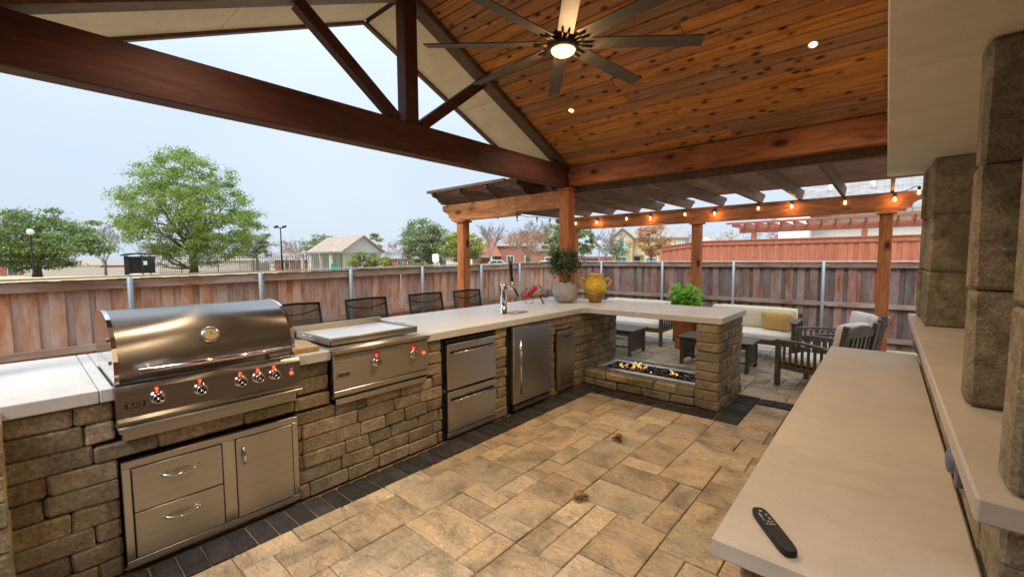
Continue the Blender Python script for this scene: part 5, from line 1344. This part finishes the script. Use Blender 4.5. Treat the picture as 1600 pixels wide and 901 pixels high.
run_fence('park_fence', 'long pale wooden fence on the far side of the park', 38, 84, 205, 88, 1.6, 'plank_far', step=.3)
run_fence('park_fence', 'maroon wooden fence across the street beyond the topiary', 905, 62, 968, 62, 1.7, 'plank_red', step=.25)
run_fence('park_fence', 'brown wooden fence far behind the iron fence and the oak', 250, 70, 420, 72, 1.5, 'plank_far', step=.3)
house('white_house', 'low tan-roofed house behind the iron fence left of the floodlight pole', 372, 105, 60, 407, 399, 'siding_g', 'shingle_t', depth=9, gable_front=False, wins=((-.5, -.3, .3, .8), (.1, .3, .3, .8)))
house('brick_house', 'low brick house behind the iron fence right of the floodlight pole', 455, 100, 44, 406, 397, 'brick_r', 'shingle_t', depth=9, gable_front=False, wins=((-.4, -.1, .3, .8),))
house('brick_house', 'low brick house behind the small yellow-green shrub', 632, 90, 50, 404, 392, 'brick_r', 'shingle', depth=9, gable_front=False, wins=((-.4, -.1, .3, .8), (.2, .5, .3, .8)))
house('white_house', 'low pale house behind the grey-green tree by the park sign', 700, 95, 60, 403, 392, 'siding', 'shingle', depth=9, gable_front=False, wins=((-.4, -.1, .3, .8),))
house('white_house', 'pale roofed house behind the black shelter', 262, 112, 50, 412, 401, 'siding', 'shingle_t', depth=9, gable_front=False)
r = random.Random(77); m = MB()
for i in range(15000):
    px_ = r.uniform(-500, 2100); D_ = r.uniform(130, 175); b = far(px_, D_); hh = 3.6 + 1.8 * math.sin(px_ * .031) + 1.2 * math.sin(px_ * .083 + 1) + .8 * math.sin(px_ * .21)
    p = b + Vector((0, 0, r.uniform(0, 1) ** .8 * max(1.2, hh))); q = Euler((r.uniform(-1.1, 1.1), r.uniform(-1.1, 1.1), r.uniform(0, 6.28))).to_matrix(); L_ = r.uniform(.5, 1.1)
    m.add([p + q @ Vector(k) * L_ for k in ((-.6, 0, 0), (0, -.4, 0), (.6, 0, 0), (0, .4, 0))], [(0, 1, 2, 3)])
tag(m.build('distant_treeline', 'leaf_far', fixn=False), 'line of distant trees along the horizon, haze put into the grey-brown colour', 'tree line', kind='stuff')
# lamp posts and poles
def lamp(px, D, top, label, mat='iron', globe=True):
    b = far(px, D); zt = rowz(px, top, D); t = thing('street_lamp', label, 'street lamp', b)
    MB().lathe([(.12, -.3), (.12, .3), (.07, .4), (.055, zt - b.z - .55), (.09, zt - b.z - .5)], b, 10).build('pole', mat, t)
    MB().lathe([(.10, -.5), (.22, -.36), (.25, -.22), (.20, -.08), (.09, 0)], (b.x, b.y, zt), 16).build('globe', 'globe', t)
    MB().lathe([(.10, -.005), (.06, .06), (.01, .12)], (b.x, b.y, zt), 10).build('cap', mat, t)
lamp(52, 38, 358, 'black park lamp post with frosted globe at the far left')
lamp(936, 50, 376, 'pale street lamp beyond the topiary', 'galv')
b = far(441, 45); zt = rowz(441, 356, 45); fl = thing('floodlight_pole', 'dark floodlight pole with two lamp heads over the park', 'floodlight', b)
MB().tube([b, Vector((b.x, b.y, zt))], [.10, .06], 8).build('pole', 'iron', fl)
rr_ = CW @ Vector((1, 0, 0))
MB().tube([Vector((b.x, b.y, zt)) - rr_ * .4, Vector((b.x, b.y, zt)) + rr_ * .4], .04, 6).build('cross_arm', 'iron', fl)
for s in (-1, 1): MB().box(-.18, .18, -.18, .18, 0, .2, .02, M4=Matrix.Translation(Vector((b.x, b.y, zt)) + rr_ * .42 * s) @ Matrix.Rotation(.4, 4, 'X')).build('lamp_head', 'iron', fl)
# black shelter
b, m4 = frame_at(214, 33); sh = thing('park_shelter', 'black park shelter with curved roof left of the big oak', 'shelter', b)
LB(m4).b(-.72, -.45, 0, .3, -.2, 1.45).build('side_panel', 'iron', sh); LB(m4).b(-.449, 1.1, .28, .34, .1, 1.4).build('back_panel', 'iron', sh); LB(m4).b(.25, .31, -.1, 0, -.2, 1.42).build('post', 'iron', sh)
LB(m4).pr([(-.95, 1.50), (-.6, 1.62), (0, 1.66), (.8, 1.66), (1.3, 1.62), (1.3, 1.56), (.8, 1.58), (0, 1.56), (-.6, 1.48), (-.9, 1.45)], -.3, .9).build('curved_roof', 'iron', sh)
LB(m4).b(.40, .62, -.12, -.1, .75, 1.05).build('notice', 'white', sh)
# sign, bin
b, m4 = frame_at(681, 31); sg = thing('park_sign', 'white rounded park notice sign on a post behind the fence', 'sign', b)
zc_ = rowz(681, 403, 31) - b.z
LB(m4).b(-.03, .03, 0, .04, -.2, zc_ - .3).build('sign_post', 'white', sg)
oc_ = [(.26 * math.cos(a * PI / 12) * (1 + .12 * math.cos(4 * (a * PI / 12 - PI / 4))), zc_ + .33 * math.sin(a * PI / 12) * (1 + .12 * math.cos(4 * (a * PI / 12 - PI / 4)))) for a in range(24)]
LB(m4).pr(oc_, -.03, -.002).build('sign_board', 'white', sg)
for i in range(4): LB(m4).b(-.14, .14 - .03 * (i % 2), -.034, -.031, zc_ + .16 - i * .09, zc_ + .185 - i * .09).build('sign_line', 'galv', sg)
b, m4 = frame_at(523, 38); bn = thing('teal_bin', 'teal plastic bin by the clubhouse behind the fence', 'bin', b)
zb_ = rowz(523, 419, 38) - b.z
LB(m4).pr([(-.26, zb_ - .3), (.26, zb_ - .3), (.3, zb_ + .32), (-.3, zb_ + .32)], 0, .5).build('bin_body', 'teal', bn); LB(m4).b(-.32, .32, -.03, .53, zb_ + .325, zb_ + .40).build('bin_lid', 'teal', bn)
# street sign
b, m4 = frame_at(978, 46); ss = thing('street_sign', 'teal street name sign on a thin pole before the yellow house', 'street sign', b)
zs_ = rowz(978, 388, 46) - b.z
LB(m4).b(-.025, .025, 0, .05, -.2, zs_).build('sign_pole', 'galv', ss); LB(m4).b(-.45, .45, -.01, .03, zs_ + .002, zs_ + .26).build('sign_blade', 'teal', ss)
LB(m4).b(-.3, .25, -.014, -.011, zs_ + .09, zs_ + .16).build('sign_line', 'white', ss)
# cars glimpsed over the fence
def car(px, D, top, label, mat, yaw=0):
    b, m4 = frame_at(px, D, yaw); zt = rowz(px, top, D); m4 = Matrix.Translation((0, 0, zt - 1.45 - b.z)) @ m4; b = Vector((b.x, b.y, zt - 1.45)); t = thing('parked_car', label, 'car', b)
    LB(m4).pr([(-2.2, .25), (-2.25, .7), (-1.9, .85), (-1.2, .92), (1.6, .92), (2.15, .8), (2.2, .25)], -.85, .85).build('body', mat, t)
    LB(m4).pr([(-1.25, .921), (-.6, 1.40), (-.2, 1.45), (.8, 1.43), (1.5, .921)], -.75, .75).build('cabin', mat, t)
    LB(m4).pr([(-1.0, .96), (-.52, 1.34), (.1, 1.36), (.1, .96)], -.765, -.751).build('side_window', 'window', t); LB(m4).pr([(.16, .96), (.16, 1.36), (.75, 1.35), (1.2, .96)], -.765, -.751).build('side_window', 'window', t)
    for x in (-1.4, 1.4):
        for y in (-.8, .62): LB(m4).pr([(x + .32 * math.cos(a * PI / 8), .32 + .32 * math.sin(a * PI / 8)) for a in range(16)], y, y + .2).build('wheel', 'tyre', t)
car(775, 60, 406, 'white car parked before the red brick house', 'car'); car(852, 56, 407, 'white car glimpsed left of the topiary', 'car'); car(923, 54, 403.5, 'red car parked beyond the fence right of the topiary', 'car_r')
# unseen brick walls behind the camera, added to keep the patio dark and warm
hw = thing('unseen_shade_wall', 'unseen brick wall added behind the camera to hold back light', 'wall', (1, -2.4, 0))
MB().box(-3.4, 5, -2.7, -2.4, -.1, 3.0).build('wall', 'brick_r', hw)
MB().box(1.31, 1.6, -2.39, 5.5, -.1, 3.3).build('side_wall', 'brick_r', hw)
